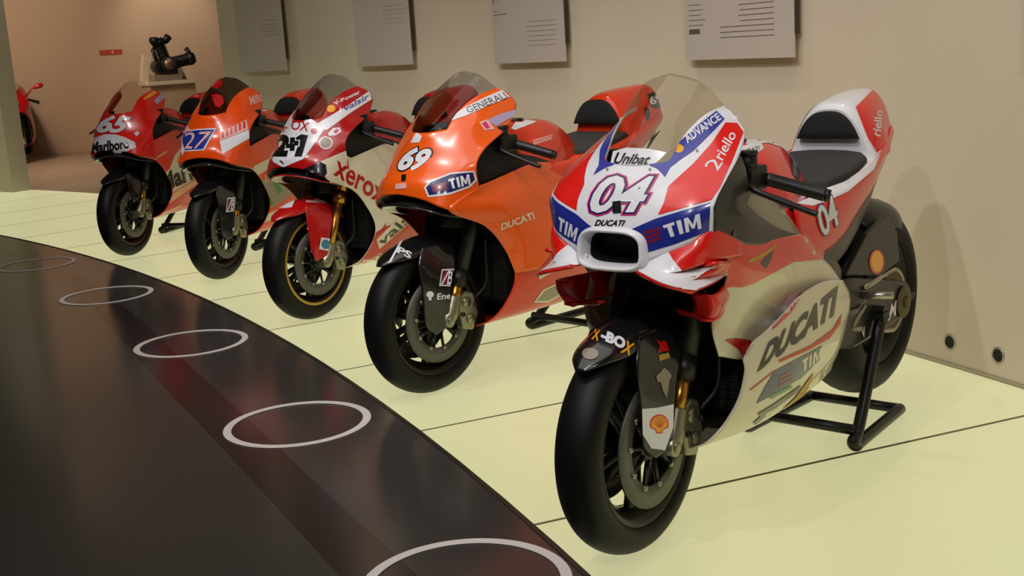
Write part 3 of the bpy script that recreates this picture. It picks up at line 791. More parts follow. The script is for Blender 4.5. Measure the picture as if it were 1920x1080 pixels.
# ------------------------------------------------------------------ hung boards on the wall
PAPER = mat('board_paper', (194, 184, 174), .8)
GAPM = mat('gap_shade', (60, 48, 38), .7)
LINEI = mat('print_line', (96, 84, 80), .8)
def board(mid, label, lines, half=.965, top=3.0, bot=1.215, gap=.055):
    r = RW - gap
    e = empty('hung_board', arcp(mid, r, bot)); e.rotation_euler = (0, 0, -math.radians(mid))
    tag(e, label, 'board', 'printed boards hung on the museum wall')
    w = 2 * r * math.sin(math.radians(half)) / 2; h = top - bot
    mk('panel', *box(-w, w, -.004, .004, 0, h), PAPER, e, False)
    for s in (-1, 1):
        mk('gap_shade_strip', *box(s * w - .003, s * w + .003, .002, .026, .10, h), GAPM, e, False)  # dark strip stands in for the shaded gap between board and wall
        for z in (.12, h - .12):
            mk('standoff', *cyl((s * (w - .12), .004, z), (s * (w - .12), gap - .002, z), .012, 12), BLACK, e)
    for nm, x0, x1, z, t in lines:
        mk(nm, [Vector((x0 * w, -.0046, z - t)), Vector((x1 * w, -.0046, z - t)), Vector((x1 * w, -.0046, z + t)), Vector((x0 * w, -.0046, z + t))], [(0, 1, 2, 3)], LINEI, e, False)
    return e
L4 = [('print_line', -.15 if k < 4 else -.35, .72, .085 + .038 * k, .0016) for k in range(8)]
L4 = [('print_line', (-.30 if k < 3 else .05 + .03 * (k % 2)), .68, .10 + .024 * k, .0017) for k in range(9)]
L4 += [('print_line', -.92, x, .165 + .024 * k, .0015) for k, x in enumerate((-.62, -.58, -.66, -.62, -.68))]
L4 += [('print_block', -.92, -.70, .135, .012), ('print_block', -.92, -.74, .30, .008), ('print_line', -.92, -.55, .33, .0016), ('print_line', -.92, -.6, .35, .0016)]
L3 = [('print_line', .0, .80, .10 + .028 * k, .001) for k in range(6)] + [('print_line', -.93, -.55, .30, .0022), ('print_line', -.93, -.80, .32, .0016), ('print_block', -.93, -.90, .43, .06), ('print_block', -.80, -.785, .43, .06), ('print_line', -.93, -.80, .27, .001)]
LX = [('print_line', .1, .8, .30 + .03 * k, .0008) for k in range(5)]
board(4.02, 'board cut by the right edge of the picture on the wall', LX, bot=1.16)
board(-.90, 'grey board with dense ruled text lines above the nearest race bike', L4, bot=1.20)
board(-5.55, 'grey board with faint text and a small diagram above the orange 69 bike', L3)
board(-10.05, 'blank looking grey board above the white and red bike 21', LX, bot=1.233)
board(-14.75, 'faint grey board nearest the end of the wall, beside the doorway', LX, bot=1.232)

# cable grommets
for d, lab in ((2.14, 'black round wall socket nearer the rear wheel, left of the pair'), (2.72, 'black round wall socket at the right, nearer the picture edge')):
    e = empty('wall_socket', arcp(d, RW, .095)); e.rotation_euler = (0, 0, -math.radians(d)); tag(e, lab, 'socket', 'round sockets low on the wall')
    mk('collar', *lathe([(.026, -.006), (.031, -.004), (.031, .0), (.024, 0), (.024, -.004)], 32), TRIMM, e)
    mk('bore', *lathe([(.0, -.001), (.0255, -.001), (.0255, -.004), (.02, -.0035), (.0, -.0025)], 32, False), INNER, e)

# rings inlaid in the dark floor
RC = [((-2.594, 1.032), 'nearest white ring on the dark floor, cut by the bottom edge, before bike 04'), ((-4.166, 1.036), 'second nearest white ring on the dark floor, drawn complete and widest in view'),
      ((-5.75, .948), 'middle white ring of the five on the dark floor'), ((-7.371, .755), 'fourth white ring from the front, second farthest on the dark floor'), ((-8.989, .472), 'farthest and thinnest white ring, at the left edge of the dark floor')]
for (x, y), lab in RC:
    o = mk('floor_ring', *lathe([(.272, 0), (.272, .0016), (.242, .0016), (.242, 0)], 96), RINGM, None, False)
    o.rotation_euler = (PI / 2, 0, 0); o.location = (x, y, .0016); o.rotation_euler = (PI / 2, 0, 0)
    tag(o, lab, 'floor ring', 'white rings inlaid in the dark floor')

# spot fittings on the ceiling
for i, (a, b) in enumerate(SPOTS):
    e = empty('ceiling_spot', a); d = (Vector(b) - Vector(a)); e.rotation_euler = d.to_track_quat('-Z', 'Y').to_euler()
    tag(e, 'black cylindrical ceiling spotlight aimed at ' + ('the nearest race bike', 'the orange bike with the oval blue badge', 'the bike with the gold fork', 'the orange bike second from the left', 'the farthest race bike of the row', 'the nose of the nearest race bike')[i], 'spotlight', 'ceiling spotlights over the bikes')
    mk('housing', *lathe([(.03, 0), (.055, 0), (.055, .16), (.0, .17), (.0, .165), (.05, .155), (.05, .02)], 24, False), BLACK, e).rotation_euler = (PI / 2, 0, 0)

# ------------------------------------------------------------------ far room: engine on its plinth, label, red bike
PL = mat('plinth_paint', (206, 190, 166), .7)
pe = empty('display_plinth', (-19.4, 3.31, 0), .06); tag(pe, 'pale stepped display plinth carrying an engine in the far room', 'plinth')
mk('base_block', *box(-.30, .30, -.34, .36, 0, 1.04), mat('plinth_base', (176, 156, 130), .8), pe, False, 0, .006)
mk('ledge', *box(-.36, .36, -.38, .38, 1.04, 1.10), PL, pe, False, 0, .006)
mk('riser', *prism([(-.36, 1.10), (.36, 1.10), (.25, 1.42), (-.28, 1.52)], 'x', -.34, -.18), PL, pe, False, 0, .006)
mk('shelf', *box(-.17, .22, -.24, .20, 1.10, 1.20), mat('plinth_shelf', (130, 116, 98), .7), pe, False, 0, .006)
ee = empty('display_engine', (-19.32, 3.33, 1.20), .06); tag(ee, 'dark twin cylinder engine displayed on the pale plinth', 'engine')
mk('crankcase', *merge(cyl((-.16, 0, .14), (.16, 0, .14), .13, 20), box(-.15, .15, -.18, .12, .0, .16), cyl((-.15, -.14, .12), (.15, -.14, .12), .10, 18)), BLACK, ee, True, 0, .01)
mk('clutch_cover', *cyl((.16, 0, .16), (.20, 0, .16), .09, 24), mat('clutch_alloy', (120, 104, 92), .4, .6), ee, True)
def barrel(p, q):
    p, q = Vector(p), Vector(q); parts = []
    for k in range(7): parts.append(tube([p.lerp(q, k / 7), p.lerp(q, k / 7 + .07)], .095, 14))
    parts.append(tube([p, q], .075, 14)); parts.append(tube([q, q + (q - p) * .25, q + (q - p) * .5], [.10, .105, .08], 14)); return merge(*parts)
mk('cylinder', *barrel((0, -.03, .22), (0, -.09, .44)), BLACK, ee)
mk('cylinder', *barrel((0, .10, .17), (0, .32, .21)), BLACK, ee)
mk('intake_horn', *tube([(.0, -.06, .48), (.06, -.15, .53), (.1, -.21, .51)], [.05, .05, .07], 12), BLACK, ee)
mk('intake_horn', *tube([(0, .0, .50), (.06, .05, .57)], [.05, .06], 12), BLACK, ee)
mk('exhaust_stub', *tube([(0, .30, .24), (.02, .35, .32), (0, .31, .38)], .04, 10), BLACK, ee)
mk('exhaust_stub', *tube([(.0, -.16, .42), (.08, -.22, .38), (.1, -.18, .2)], .03, 10), BLACK, ee)
sg = mk('wall_label', *box(-21.2, -21.185, 2.565, 2.93, 1.57, 1.65), mat('label_red', (170, 62, 38), .6), None, False)
tag(sg, 'small red label strip on the far room wall', 'label')
mk('print_mark', *box(-21.186, -21.183, 2.76, 2.79, 1.59, 1.63), PALEP, sg, False)

# ------------------------------------------------------------------ the race bikes
b4 = Bike('race_motorcycle', (.2871, 2.9475), 229.64, 'nearest race bike, red white and blue with number 04 and a rounded nose intake')
b69 = Bike('race_motorcycle', (-.3414, 4.5366), 226.5, 'orange race bike with white number 69, second from the right')
b21 = Bike('race_motorcycle', (-1.0356, 6.0065), 235.1, 'red and white race bike with black number 21 and gold fork')
b27 = Bike('race_motorcycle', (-1.8148, 7.3236), 251, 'orange race bike with blue number 27, second from the left')
b65 = Bike('race_motorcycle', (-2.7525, 8.5097), 254.2, 'farthest race bike of the row, red with white number 65')
CRED = paint_mat('bright_red', (228, 30, 22)); TOR = paint_mat('tank_orange', (214, 52, 12)); FOR = paint_mat('flame_orange', (240, 92, 14))
build(b4, dict(wing=True, body=WHITE, cowl=WHITE, side=CREAM, tank=RED, tail=WHITE, tail_side=RED, glass=CLEAR, gold_top=.49, hump_x=-1.20, steer=3))
build(b69, dict(body=FOR, cowl=FOR, side=TOR, tank=TOR, tail=TOR, tail_front=TOR, glass=TINT, gold_top=.46, fender_leg=(.10, .27), hump_x=-1.13, pad=1.22, skin=FOR))
build(b21, dict(body=DRED, cowl=DRED, side=CREAM, tank=DRED, tail=DRED, glass=TINT, gold_top=.62, fork_upper=GOLD, fender=DRED, leg=DRED, lip=BRASS, fender_leg=(.075, .33), leg_rear=.022, chin=DRED, hump_x=-1.10, pad=1.2))
build(b27, dict(nose_drop=.03, body=ORANGE, cowl=ORANGE, side=ORANGE, tank=TOR, tail=TOR, glass=SMOKE, gold_top=.46, fender_leg=(.10, .27), hump_x=-1.08, pad=1.25))
build(b65, dict(nose_drop=.028, body=CRED, cowl=CRED, side=CRED, tank=CRED, tail=CRED, glass=CLEAR, gold_top=.50, lip=mat('rim_red', (70, 12, 18), .3), fender_leg=(.06, .40), hump_x=-1.12, pad=1.25))
for b, lab in ((b4, 'black tube stand holding up the rear of bike 04'), (b69, 'black tube stand under the rear of orange bike 69'), (b21, 'black tube stand under the rear of the bike with the gold fork'), (b27, 'black tube stand under the orange bike second from the left'), (b65, 'black tube stand under the rear of bike 65, far left')):
    stand(b, lab, .19 if b is b4 else .33)

# ---- wings of 04
def wings(b):
    for s in (1, -1):
        P = lambda px, py, z: (lambda v: Vector((v.x, v.y * s, v.z)))(b.atz(px, py, z))
        A, Bq, Cq, Dq = P(1192, 507, .775), P(1298, 548, .727), P(1369, 511, .738), P(1392, 474, .785)
        M1, M2 = P(1240, 531, .755), P(1300, 502, .772)
        G = grid([[A, M1, Bq], [A.lerp(M2, .5), P(1270, 524, .757), P(1336, 530, .735)], [M2, P(1330, 514, .757), Cq], [P(1345, 497, .782), P(1372, 492, .77), P(1392, 488, .755)]], 12, 12)
        b.add('winglet', gridmesh(G, (0, 0, 1)), RED, 'wing' if s == 1 else 'wing_r', .009)
        o0, o1, o2 = P(1294, 550, .704), P(1340, 552, .704), P(1370, 520, .706)
        q0, q1, q2 = P(1297, 592, .638), P(1340, 598, .638), P(1366, 570, .642)
        w_ = Vector((0, s * .010, 0))
        # box section under the wing tip: outer plate and lower blade
        G = grid([[o0, o1, o2], [o0.lerp(q0, .5) + w_, o1.lerp(q1, .5) + w_, o2.lerp(q2, .5) + w_], [q0, q1, q2]], 12, 8)
        b.add('wing_endplate', gridmesh(G, (0, s, 0)), RED, None, .006)
        inn = Vector((-.01, -s * .06, .010))
        G = grid([[q0, q1, q2], [q0 + inn * .5 - Vector((0, 0, .008)), q1 + inn * .5 - Vector((0, 0, .008)), q2 + inn * .5], [q0 + inn, q1 + inn, q2 + inn]], 12, 6)
        b.add('wing_lower_blade', gridmesh(G, (0, 0, 1)), RED, None, .006)
wings(b4)

# ------------------------------------------------------------------ liveries: printed films that follow the bodywork
def dot(b, name, x, y, rx, ry, M, keys, lay=2, n=18, step=6, a0=0):
    return b.paint(name, [(x + rx * math.cos(2 * PI * k / n + a0), y + ry * math.sin(2 * PI * k / n + a0)) for k in range(n)], M, keys, lay, False, step)
def scallop(b, x, y, r, keys, lay=3, sk=0.0):
    def sh(q):
        pts = [(x - .34 * q, y + .95 * q), (x + .34 * q, y + .95 * q), (x + .40 * q, y + .62 * q), (x + .80 * q, y + .45 * q)]
        pts += [(x + q * math.cos(t), y + q * math.sin(t) * .98 + .05 * q) for t in [math.radians(20 - 22 * k) for k in range(11)]]
        pts += [(x - .80 * q, y + .45 * q), (x - .40 * q, y + .62 * q)]
        return pts
    b.paint('shell_emblem', sh(r), RED, keys, lay); b.paint('shell_emblem', sh(r * .84), YELL, keys, lay + 1)
    for k in range(-3, 4):
        t = math.radians(-90 + k * 22); q = r * .84
        dx, dy = math.cos(t), math.sin(t); nx, ny = -dy * r * .03, dx * r * .03
        x0, y0, x1, y1 = x + .15 * dx * q, y + .5 * q + .1 * dy * q, x + dx * q * .92, y + dy * q * .92
        b.paint('shell_emblem', [(x0 - nx, y0 - ny), (x1 - nx, y1 - ny), (x1 + nx, y1 + ny), (x0 + nx, y0 + ny)], RED, keys, lay + 2)
OLIVE = paint_mat('olive_ink', (52, 50, 38)); SLATE = paint_mat('slate_blue', (62, 72, 112)); STRIPB = paint_mat('strip_blue', (58, 64, 160)); ROSE = paint_mat('rose_line', (214, 70, 90)); TANP = paint_mat('tan_label', (226, 160, 96)); PEACH = paint_mat('peach_stripe', (246, 186, 140)); TEAL = paint_mat('teal', (70, 130, 150)); LOGOR = paint_mat('logo_red', (120, 26, 60))
c4 = ['cowl']; s4 = ['side', 'lower', 'guard', 'tail', 'cowl']
P = b4.paint; T = b4.text
P('colour_panel', [(1234, 403), (1245, 380), (1253, 350), (1267, 337), (1300, 307), (1333, 270), (1360, 230), (1382, 231), (1394, 248), (1372, 304), (1350, 352), (1334, 375)], RED, c4, 1, True)
P('colour_panel', [(1184, 430), (1227, 411), (1280, 395), (1332, 380), (1329, 433), (1267, 457), (1205, 476), (1200, 460), (1195, 445)], BLUE, c4, 1, True)
P('colour_strip', [(1217, 310), (1240, 293), (1267, 272), (1307, 236), (1343, 208), (1358, 223), (1340, 243), (1300, 283), (1275, 300), (1257, 314), (1247, 332), (1232, 316)], STRIPB, c4, 1, True)
T('lettering', 'ADVANCE', [(1289, 270), (1353, 224), (1344, 212), (1280, 255)], WHITE, c4, 2, .03)
dot(b4, 'yellow_mark', 1273, 279, 9, 8, YELL, c4)
T('lettering', 'riello', [(1355, 303), (1381, 254), (1366, 243), (1337, 293)], WHITE, c4, 2, .015)
T('lettering', '2', [(1345, 322), (1356, 306), (1335, 296), (1318, 312)], WHITE, c4, 2, .0)
q = [(1104, 400), (1208, 399), (1226, 332), (1120, 330)]
for M_, bo, la in ((PINK, .085, 2), (NAVY, .06, 3), (WHITE, .025, 4)): T('number_digits', '04', q, M_, c4, la, bo, .25, 5, .92, .02)
P('sensor_window', [(1150, 379), (1165, 377), (1166, 399), (1150, 400)], INK, c4, 6)
T('lettering', 'DUCATI', [(1115, 424), (1170, 424), (1174, 413), (1118, 412)], INK, c4, 2, .03, .2)
b4.block('lettering', 'TIM', [(1252, 446), (1315, 428), (1313, 400), (1243, 423)], WHITE, c4, 2)
b4.block('lettering', 'TIM', [(1047, 431), (1079, 453), (1086, 429), (1049, 406)], WHITE, c4, 2)
for k in range(3): P('logo_bar', [(1206, 434 + 10 * k), (1238, 425 + 9 * k), (1240, 431 + 9 * k), (1207, 440 + 10 * k)], LOGOR, c4, 2)
for x, y in ((1112, 285), (1307, 283), (1219, 318), (1139, 318)): dot(b4, 'screw_head', x, y, 2.6, 2.6, GREY, c4, 3, 10)
P('screen_base', [(1143, 316), (1150, 284), (1175, 277), (1215, 279), (1250, 286), (1266, 270), (1240, 297), (1218, 315), (1180, 318)], WHITE, ['screen'], 1)
T('lettering', 'Unibat', [(1150, 308), (1214, 309), (1224, 291), (1157, 286)], INK, ['screen'], 2, .03, .15)
# body side
P('colour_panel', [(1170, 465), (1205, 472), (1247, 462), (1262, 487), (1282, 512), (1240, 520), (1170, 515)], WHITE, ['nose'], 1, True)
P('colour_panel', [(1249, 470), (1296, 446), (1334, 428), (1345, 428), (1396, 443), (1450, 438), (1508, 436), (1553, 480), (1541, 486), (1487, 491), (1450, 511), (1413, 531), (1391, 538), (1370, 537), (1340, 545), (1290, 530), (1278, 503)], RED, ['side', 'lower', 'tail'], 2, True)
P('white_rail', [(1474, 368), (1484, 378), (1500, 383), (1524, 386), (1560, 373), (1590, 359), (1638, 318), (1650, 290), (1642, 276), (1622, 290), (1580, 322), (1530, 342), (1488, 350)], WHITE, ['tail'], 1, True, 5)
P('duct_opening', [(1450, 469), (1443, 490), (1434, 504), (1424, 494), (1432, 483)], INK, s4, 3, True)
P('duct_highlight', [(1400, 493), (1404, 486), (1430, 474), (1452, 458), (1458, 459), (1438, 477), (1415, 490)], BRASS, s4, 3)  # brassy strip paints in the highlight along the duct
P('louvre', [(1378, 432), (1384, 450), (1380, 458), (1373, 450), (1372, 436)], INK, ['guard', 'side'], 3)
P('flash_panel', [(1433, 622), (1452, 595), (1478, 552), (1497, 549), (1470, 590), (1446, 615)], WHITE, s4, 2)
P('flash_line', [(1470, 588), (1497, 549), (1505, 547), (1482, 586), (1448, 618), (1446, 614)], ROSE, s4, 3)
P('inner_panel_red', [(1358, 637), (1378, 634), (1406, 637), (1411, 646), (1396, 672), (1384, 655)], DRED, s4, 2)
T('lettering', 'DUCATI', [(1418, 699), (1566, 590), (1571, 534), (1437, 644)], OLIVE, ['lower', 'side'], 2, .05, .12)
P('pin_stripe', [(1459, 680), (1461, 674), (1520, 647), (1560, 618), (1578, 588), (1575, 606), (1555, 634), (1515, 656), (1480, 671)], mat('stripe_red', (206, 84, 56), .3), ['lower'], 2)
P('pin_stripe', [(1404, 731), (1452, 693), (1451, 697), (1407, 732)], mat('stripe_red', (206, 84, 56), .3), ['lower'], 2)
P('sponsor_block', [(1417, 757), (1434, 725), (1452, 695), (1494, 673), (1541, 648), (1537, 673), (1502, 708), (1444, 742)], SLATE, ['lower'], 2)
for k in range(3): P('logo_bar', [(1458, 706 + 8 * k), (1484, 692 + 8 * k), (1485, 697 + 8 * k), (1459, 711 + 8 * k)], LOGOR, ['lower'], 3)
b4.block('lettering', 'TIM', [(1502, 698), (1538, 674), (1541, 650), (1503, 675)], CREAM, ['lower'], 3)
for pts, M_ in (([(1462, 772), (1490, 745), (1514, 712), (1525, 698), (1521, 715), (1500, 747), (1478, 770)], BRASS), ([(1420, 775), (1450, 757), (1500, 722), (1502, 727), (1455, 764), (1424, 781)], OLIVE), ([(1411, 792), (1432, 774), (1436, 778), (1416, 796)], OLIVE),
                ([(1440, 742), (1484, 722), (1486, 726), (1444, 748)], GREEN), ([(1499, 742), (1512, 724), (1516, 726), (1503, 745)], BRASS)): P('pin_stripe', pts, M_, ['lower'], 3)
q = [(1541, 447), (1573, 419), (1561, 366), (1527, 392)]
for M_, bo, la in ((PINK, .07, 3), (NAVY, .055, 4), (WHITE, .02, 5)): T('number_digits', '04', q, M_, ['tail', 'side'], la, bo, .0, 5, .9, .02)
P('colour_panel', [(1645, 160), (1690, 165), (1690, 325), (1649, 316), (1643, 284), (1627, 259), (1604, 201)], RED, ['hump'], 2, True, 5)
T('lettering', 'riello', [(1650, 257), (1654, 207), (1641, 207), (1633, 252)], WHITE, ['hump'], 3, .015)
P('tank_panel', [(1368, 302), (1385, 277), (1426, 264), (1432, 279), (1402, 297), (1380, 303)], WHITE, ['tank'], 1)
T('lettering', 'DUCATI', [(1386, 291), (1424, 281), (1422, 274), (1385, 284)], INK, ['tank'], 2, .02)
P('tank_panel', [(1395, 263), (1445, 258), (1474, 269), (1487, 288), (1479, 290), (1464, 276), (1440, 268), (1400, 271)], WHITE, ['tank'], 1)
P('tank_pad', [(1481, 278), (1493, 292), (1500, 322), (1497, 340), (1485, 326), (1481, 300)], INK, ['tank'], 2)
# wing print
P('wing_flash', [(1180, 498), (1240, 500), (1300, 504), (1344, 498), (1320, 512), (1297, 526), (1330, 522), (1369, 511), (1345, 534), (1303, 545), (1262, 541), (1235, 530), (1185, 512)], WHITE, ['wing'], 2, True, 6)
# fender
fk = ['fender']; lk = ['leg', 'fender']
T('lettering', 'X', [(1105, 636), (1117, 640), (1124, 620), (1114, 616)], YELL, fk, 2, .03)
T('lettering', '-BO', [(1121, 637), (1164, 657), (1170, 636), (1127, 617)], WHITE, fk, 2, .06)
T('lettering', 'X', [(1156, 661), (1175, 667), (1186, 646), (1170, 639)], YELL, fk, 2, .03)
dot(b4, 'shield_badge', 1101, 663, 15, 11, GREY, fk, 2)
P('white_panel', [(1198, 767), (1228, 765), (1260, 759), (1259, 802), (1243, 845), (1216, 841), (1199, 815)], WHITE, lk, 2)
scallop(b4, 1231, 795, 19, lk)
P('ram_emblem', [(1242, 690), (1250, 697), (1257, 706), (1252, 714), (1250, 728), (1246, 748), (1238, 732), (1235, 718), (1228, 716), (1226, 706), (1233, 700)], GREY, lk, 2)
P('red_mark', [(1228, 636), (1236, 642), (1246, 640), (1252, 654), (1253, 660), (1240, 660), (1230, 662), (1234, 650)], DRED, lk, 2)
P('gold_mark', [(1232, 667), (1252, 662), (1254, 672), (1233, 678)], BRASS, lk, 2)
sw = ['swing']
T('lettering', 'M', [(1664, 602), (1682, 588), (1680, 562), (1668, 572)], WHITE, sw, 2, .03, .2)
T('lettering', 'O', [(1644, 612), (1654, 606), (1652, 590), (1642, 596)], WHITE, sw, 2, .03)
T('lettering', 'V', [(1612, 626), (1626, 640), (1620, 612), (1612, 612)], WHITE, sw, 2, .03)
dot(b4, 'shell_emblem', 1643, 491, 14, 23, RED, ['guardr'], 2)
dot(b4, 'shell_emblem', 1643, 490, 11.5, 20, YELL, ['guardr'], 3)
P('carbon_label', [(1612, 425), (1634, 382), (1640, 378), (1630, 404), (1616, 428)], BRASS, ['under', 'tail'], 2)

# ---- 69
P = b69.paint; T = b69.text; c = ['cowl']; s_ = ['side', 'cowl']
q = [(743, 320), (791, 321), (814, 280), (763, 275)]
for M_, bo, la in ((INK, .085, 2), (WHITE, .045, 3)): T('number_digits', '69', q, M_, c, la, bo, .15, 4, .95, .03)
P('sponsor_badge', [(795, 352), (806, 339), (846, 324), (889, 320), (894, 338), (881, 351), (843, 365), (803, 370)], WHITE, s_, 2, False, 6)
P('sponsor_badge', [(799, 352), (808, 342), (846, 327), (887, 323), (890, 337), (879, 348), (843, 361), (805, 366)], NAVY, s_, 3, False, 6)
P('logo_bar', [(810, 348), (836, 341), (838, 355), (812, 361)], LOGOR, s_, 4)
b69.block('lettering', 'TIM', [(845, 355), (882, 346), (880, 326), (840, 337)], WHITE, s_, 4)
P('white_strip', [(836, 226), (872, 201), (908, 183), (941, 169), (956, 182), (914, 199), (874, 217), (842, 228)], WHITE, c, 2)
T('lettering', 'GENERALI', [(878, 213), (953, 184), (942, 173), (873, 202)], mat('grey_ink', (90, 84, 84), .4), c, 3, .0)
P('sponsor_mark', [(898, 229), (914, 224), (928, 242), (908, 245)], PALEP, c, 2)
P('sponsor_mark', [(903, 232), (911, 228), (918, 240), (911, 242)], PINK, c, 3)
P('sponsor_mark', [(914, 226), (925, 219), (940, 213), (965, 206), (968, 217), (950, 225), (930, 237)], LILAC, c, 2)
P('white_chevron', [(780, 250), (795, 248), (787, 267), (770, 268)], WHITE, c, 2)
P('small_label', [(742, 345), (762, 343), (763, 353), (742, 355)], PALEP, c, 2)
P('sensor_window', [(753, 328), (762, 327), (761, 339), (753, 340)], INK, c, 2)
P('tank_panel', [(958, 241), (972, 222), (1007, 228), (966, 244)], WHITE, ['tank'], 1)
P('tank_label', [(999, 263), (1036, 252), (1034, 261), (1001, 272)], PALEP, ['tank'], 1)
T('lettering', 'DUCATI', [(1003, 269), (1033, 259), (1034, 254), (1001, 264)], TOR, ['tank'], 2, .02)
T('lettering', 'DUCATI', [(939, 432), (1003, 411), (998, 397), (940, 419)], CREAM, ['side'], 2, .03)
P('sponsor_leaf', [(1000, 567), (1017, 543), (1045, 530), (1080, 523), (1062, 549), (1027, 567)], CREAM, ['side'], 2)
P('sponsor_leaf', [(1006, 564), (1020, 546), (1046, 533), (1072, 527), (1058, 547), (1027, 563)], TAUPE, ['side'], 3)
lk = ['leg', 'fender']; fk = ['fender']
T('lettering', 'PS', [(744, 474), (769, 486), (773, 474), (748, 462)], WHITE, fk, 2, .03)
P('white_slash', [(730, 490), (734, 490), (755, 452), (752, 450)], WHITE, fk, 2)
def bmark(b, q, lk):
    A, B_, C, D = [Vector(p) for p in q]; m = (A + B_ + C + D) / 4
    b.paint('sponsor_square', q, WHITE, lk, 2)
    b.paint('sponsor_square', [tuple(m + (Vector(p) - m) * .84) for p in q], INK, lk, 3)
    f = lambda u, v: tuple(A.lerp(B_, u).lerp(D.lerp(C, u), v))
    b.paint('sponsor_square', [f(.08, .1), f(.5, .1), f(.5, .9), f(.2, .9)], LOGOR, lk, 4)
    b.paint('sponsor_square', [f(.08, .08), f(.2, .08), f(.62, .9), f(.5, .9)], WHITE, lk, 5)
    b.text('lettering', 'B', [f(.5, .1), f(.86, .1), f(.88, .88), f(.56, .88)], WHITE, lk, 6, .02, 0, 4)
bmark(b69, [(823, 536), (850, 537), (852, 504), (828, 505)], lk)
T('lettering', 'Enel', [(819, 562), (848, 560), (848, 548), (820, 550)], WHITE, lk, 2, .02)
dot(b69, 'tree_mark', 806, 552, 7, 6, WHITE, lk); P('tree_mark', [(804, 556), (808, 556), (809, 563), (803, 563)], WHITE, lk, 2)
P('hump_number', [(1213, 177), (1228, 172), (1243, 180), (1246, 192), (1234, 204), (1220, 200)], INK, ['hump'], 2)
T('number_digits', '69', [(1220, 198), (1244, 190), (1238, 177), (1214, 183)], WHITE, ['hump'], 3, .03)
P('hump_vent', [(1208, 200), (1216, 203), (1219, 215), (1214, 228), (1209, 220)], INK, ['hump'], 2)

# ---- 21
P = b21.paint; T = b21.text; c = ['cowl', 'chin']; sd = ['side']
P('white_shield', [(503, 286), (509, 250), (530, 220), (545, 205), (570, 214), (596, 231), (607, 244), (587, 273), (569, 298), (531, 314), (513, 304)], WHITE, c, 1, False, 5)
P('white_strip', [(596, 231), (647, 201), (692, 171), (697, 186), (658, 211), (613, 244), (604, 242)], WHITE, c, 1, True, 5)
T('lettering', 'valsir', [(645, 210), (691, 186), (692, 174), (643, 199)], paint_mat('ink_blue', (84, 84, 150)), c, 2, .02, 0, 4)
T('lettering', 'V-Power', [(628, 198), (676, 175), (673, 169), (624, 192)], WHITE, c, 2, .02, 0, 4)
dot(b21, 'yellow_mark', 621, 204, 8, 7, YELL, c)
T('lettering', 'OX', [(545, 243), (577, 247), (582, 229), (549, 225)], DRED, c, 2, .01, 0, 4)
dot(b21, 'red_sphere', 589, 246, 6, 6, DRED, c); T('lettering', 'r', [(530, 248), (538, 249), (540, 238), (532, 238)], DRED, c, 2)
T('number_digits', '2', [(509, 294), (538, 294), (548, 253), (520, 252)], INK, c, 2, .07, .0, 4)
P('number_digits', [(552, 294), (566, 294), (578, 254), (565, 252), (555, 258), (556, 265), (562, 263)], INK, c, 2, False, 4)
P('number_gap', [(535.5, 272.5), (542.5, 272), (543.5, 256.5), (555.5, 256.5), (554.8, 263), (563, 262.5), (562, 275.5), (555, 276), (554, 285), (542.5, 285.5), (542, 279.5), (534.5, 280)], WHITE, c, 3, False, 4)
P('number_digits', [(537, 270.5), (544, 270), (545, 258), (554, 258), (553.3, 264.5), (561, 264), (560, 273.5), (553.5, 274), (552.5, 283.5), (544, 284), (543.5, 278), (536, 278.5)], INK, c, 4, False, 4)
P('vent_slit', [(523, 301), (528, 301), (533, 307), (532, 309)], INK, c, 2)
dot(b21, 'round_badge', 611, 268, 13, 12, WHITE, c, 2); dot(b21, 'round_badge', 611, 268, 11, 10, GREY, c, 3)
P('shield_badge', [(615, 250), (625, 240), (637, 239), (640, 247), (630, 254), (617, 255)], WHITE, c, 2); P('shield_badge', [(625, 247), (632, 242), (636, 244), (630, 251)], PINK, c, 3)
P('cream_panel', [(600, 303), (640, 286), (668, 276), (700, 268), (712, 300), (690, 345), (650, 362), (622, 350), (611, 325)], CREAM, c + sd, 1, False, 5)
P('red_stripe', [(649, 289), (672, 277), (684, 278), (662, 293)], DRED, c + sd, 2)
T('lettering', 'xerox', [(624, 328), (716, 385), (724, 359), (632, 300)], DRED, sd + c, 2, .02, 0, 5)
P('colour_panel', [(690, 446), (730, 424), (774, 402), (830, 390), (860, 470), (760, 500), (640, 540), (655, 520), (676, 480)], paint_mat('belly_red', (198, 50, 30)), sd, 1, True, 6)
P('colour_line', [(691, 444), (715, 430), (724, 417), (722, 425), (735, 421), (700, 443)], DRED, sd, 2)
P('sponsor_label', [(706, 449), (752, 403), (776, 410), (711, 467)], CREAM, sd, 2); T('lettering', 'vals', [(712, 464), (774, 411), (756, 403), (708, 449)], OLIVE, sd, 3, .02)
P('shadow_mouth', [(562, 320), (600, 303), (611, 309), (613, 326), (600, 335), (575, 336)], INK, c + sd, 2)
P('tank_label', [(699, 209), (735, 197), (739, 202), (702, 212)], WHITE, ['tank'], 1)
P('white_tip', [(516, 389), (530, 375), (545, 368), (566, 363), (553, 376), (547, 389), (530, 391)], WHITE, ['fender'], 2, False, 4)
P('white_label', [(571, 369), (600, 372), (612, 381), (574, 380)], PALEP, ['fender', 'leg'], 2)
P('square_label', [(602, 445), (622, 448), (618, 471), (598, 467)], WHITE, ['leg', 'fender'], 2); dot(b21, 'square_label', 610, 458, 8, 9, TEAL, ['leg', 'fender'], 3)

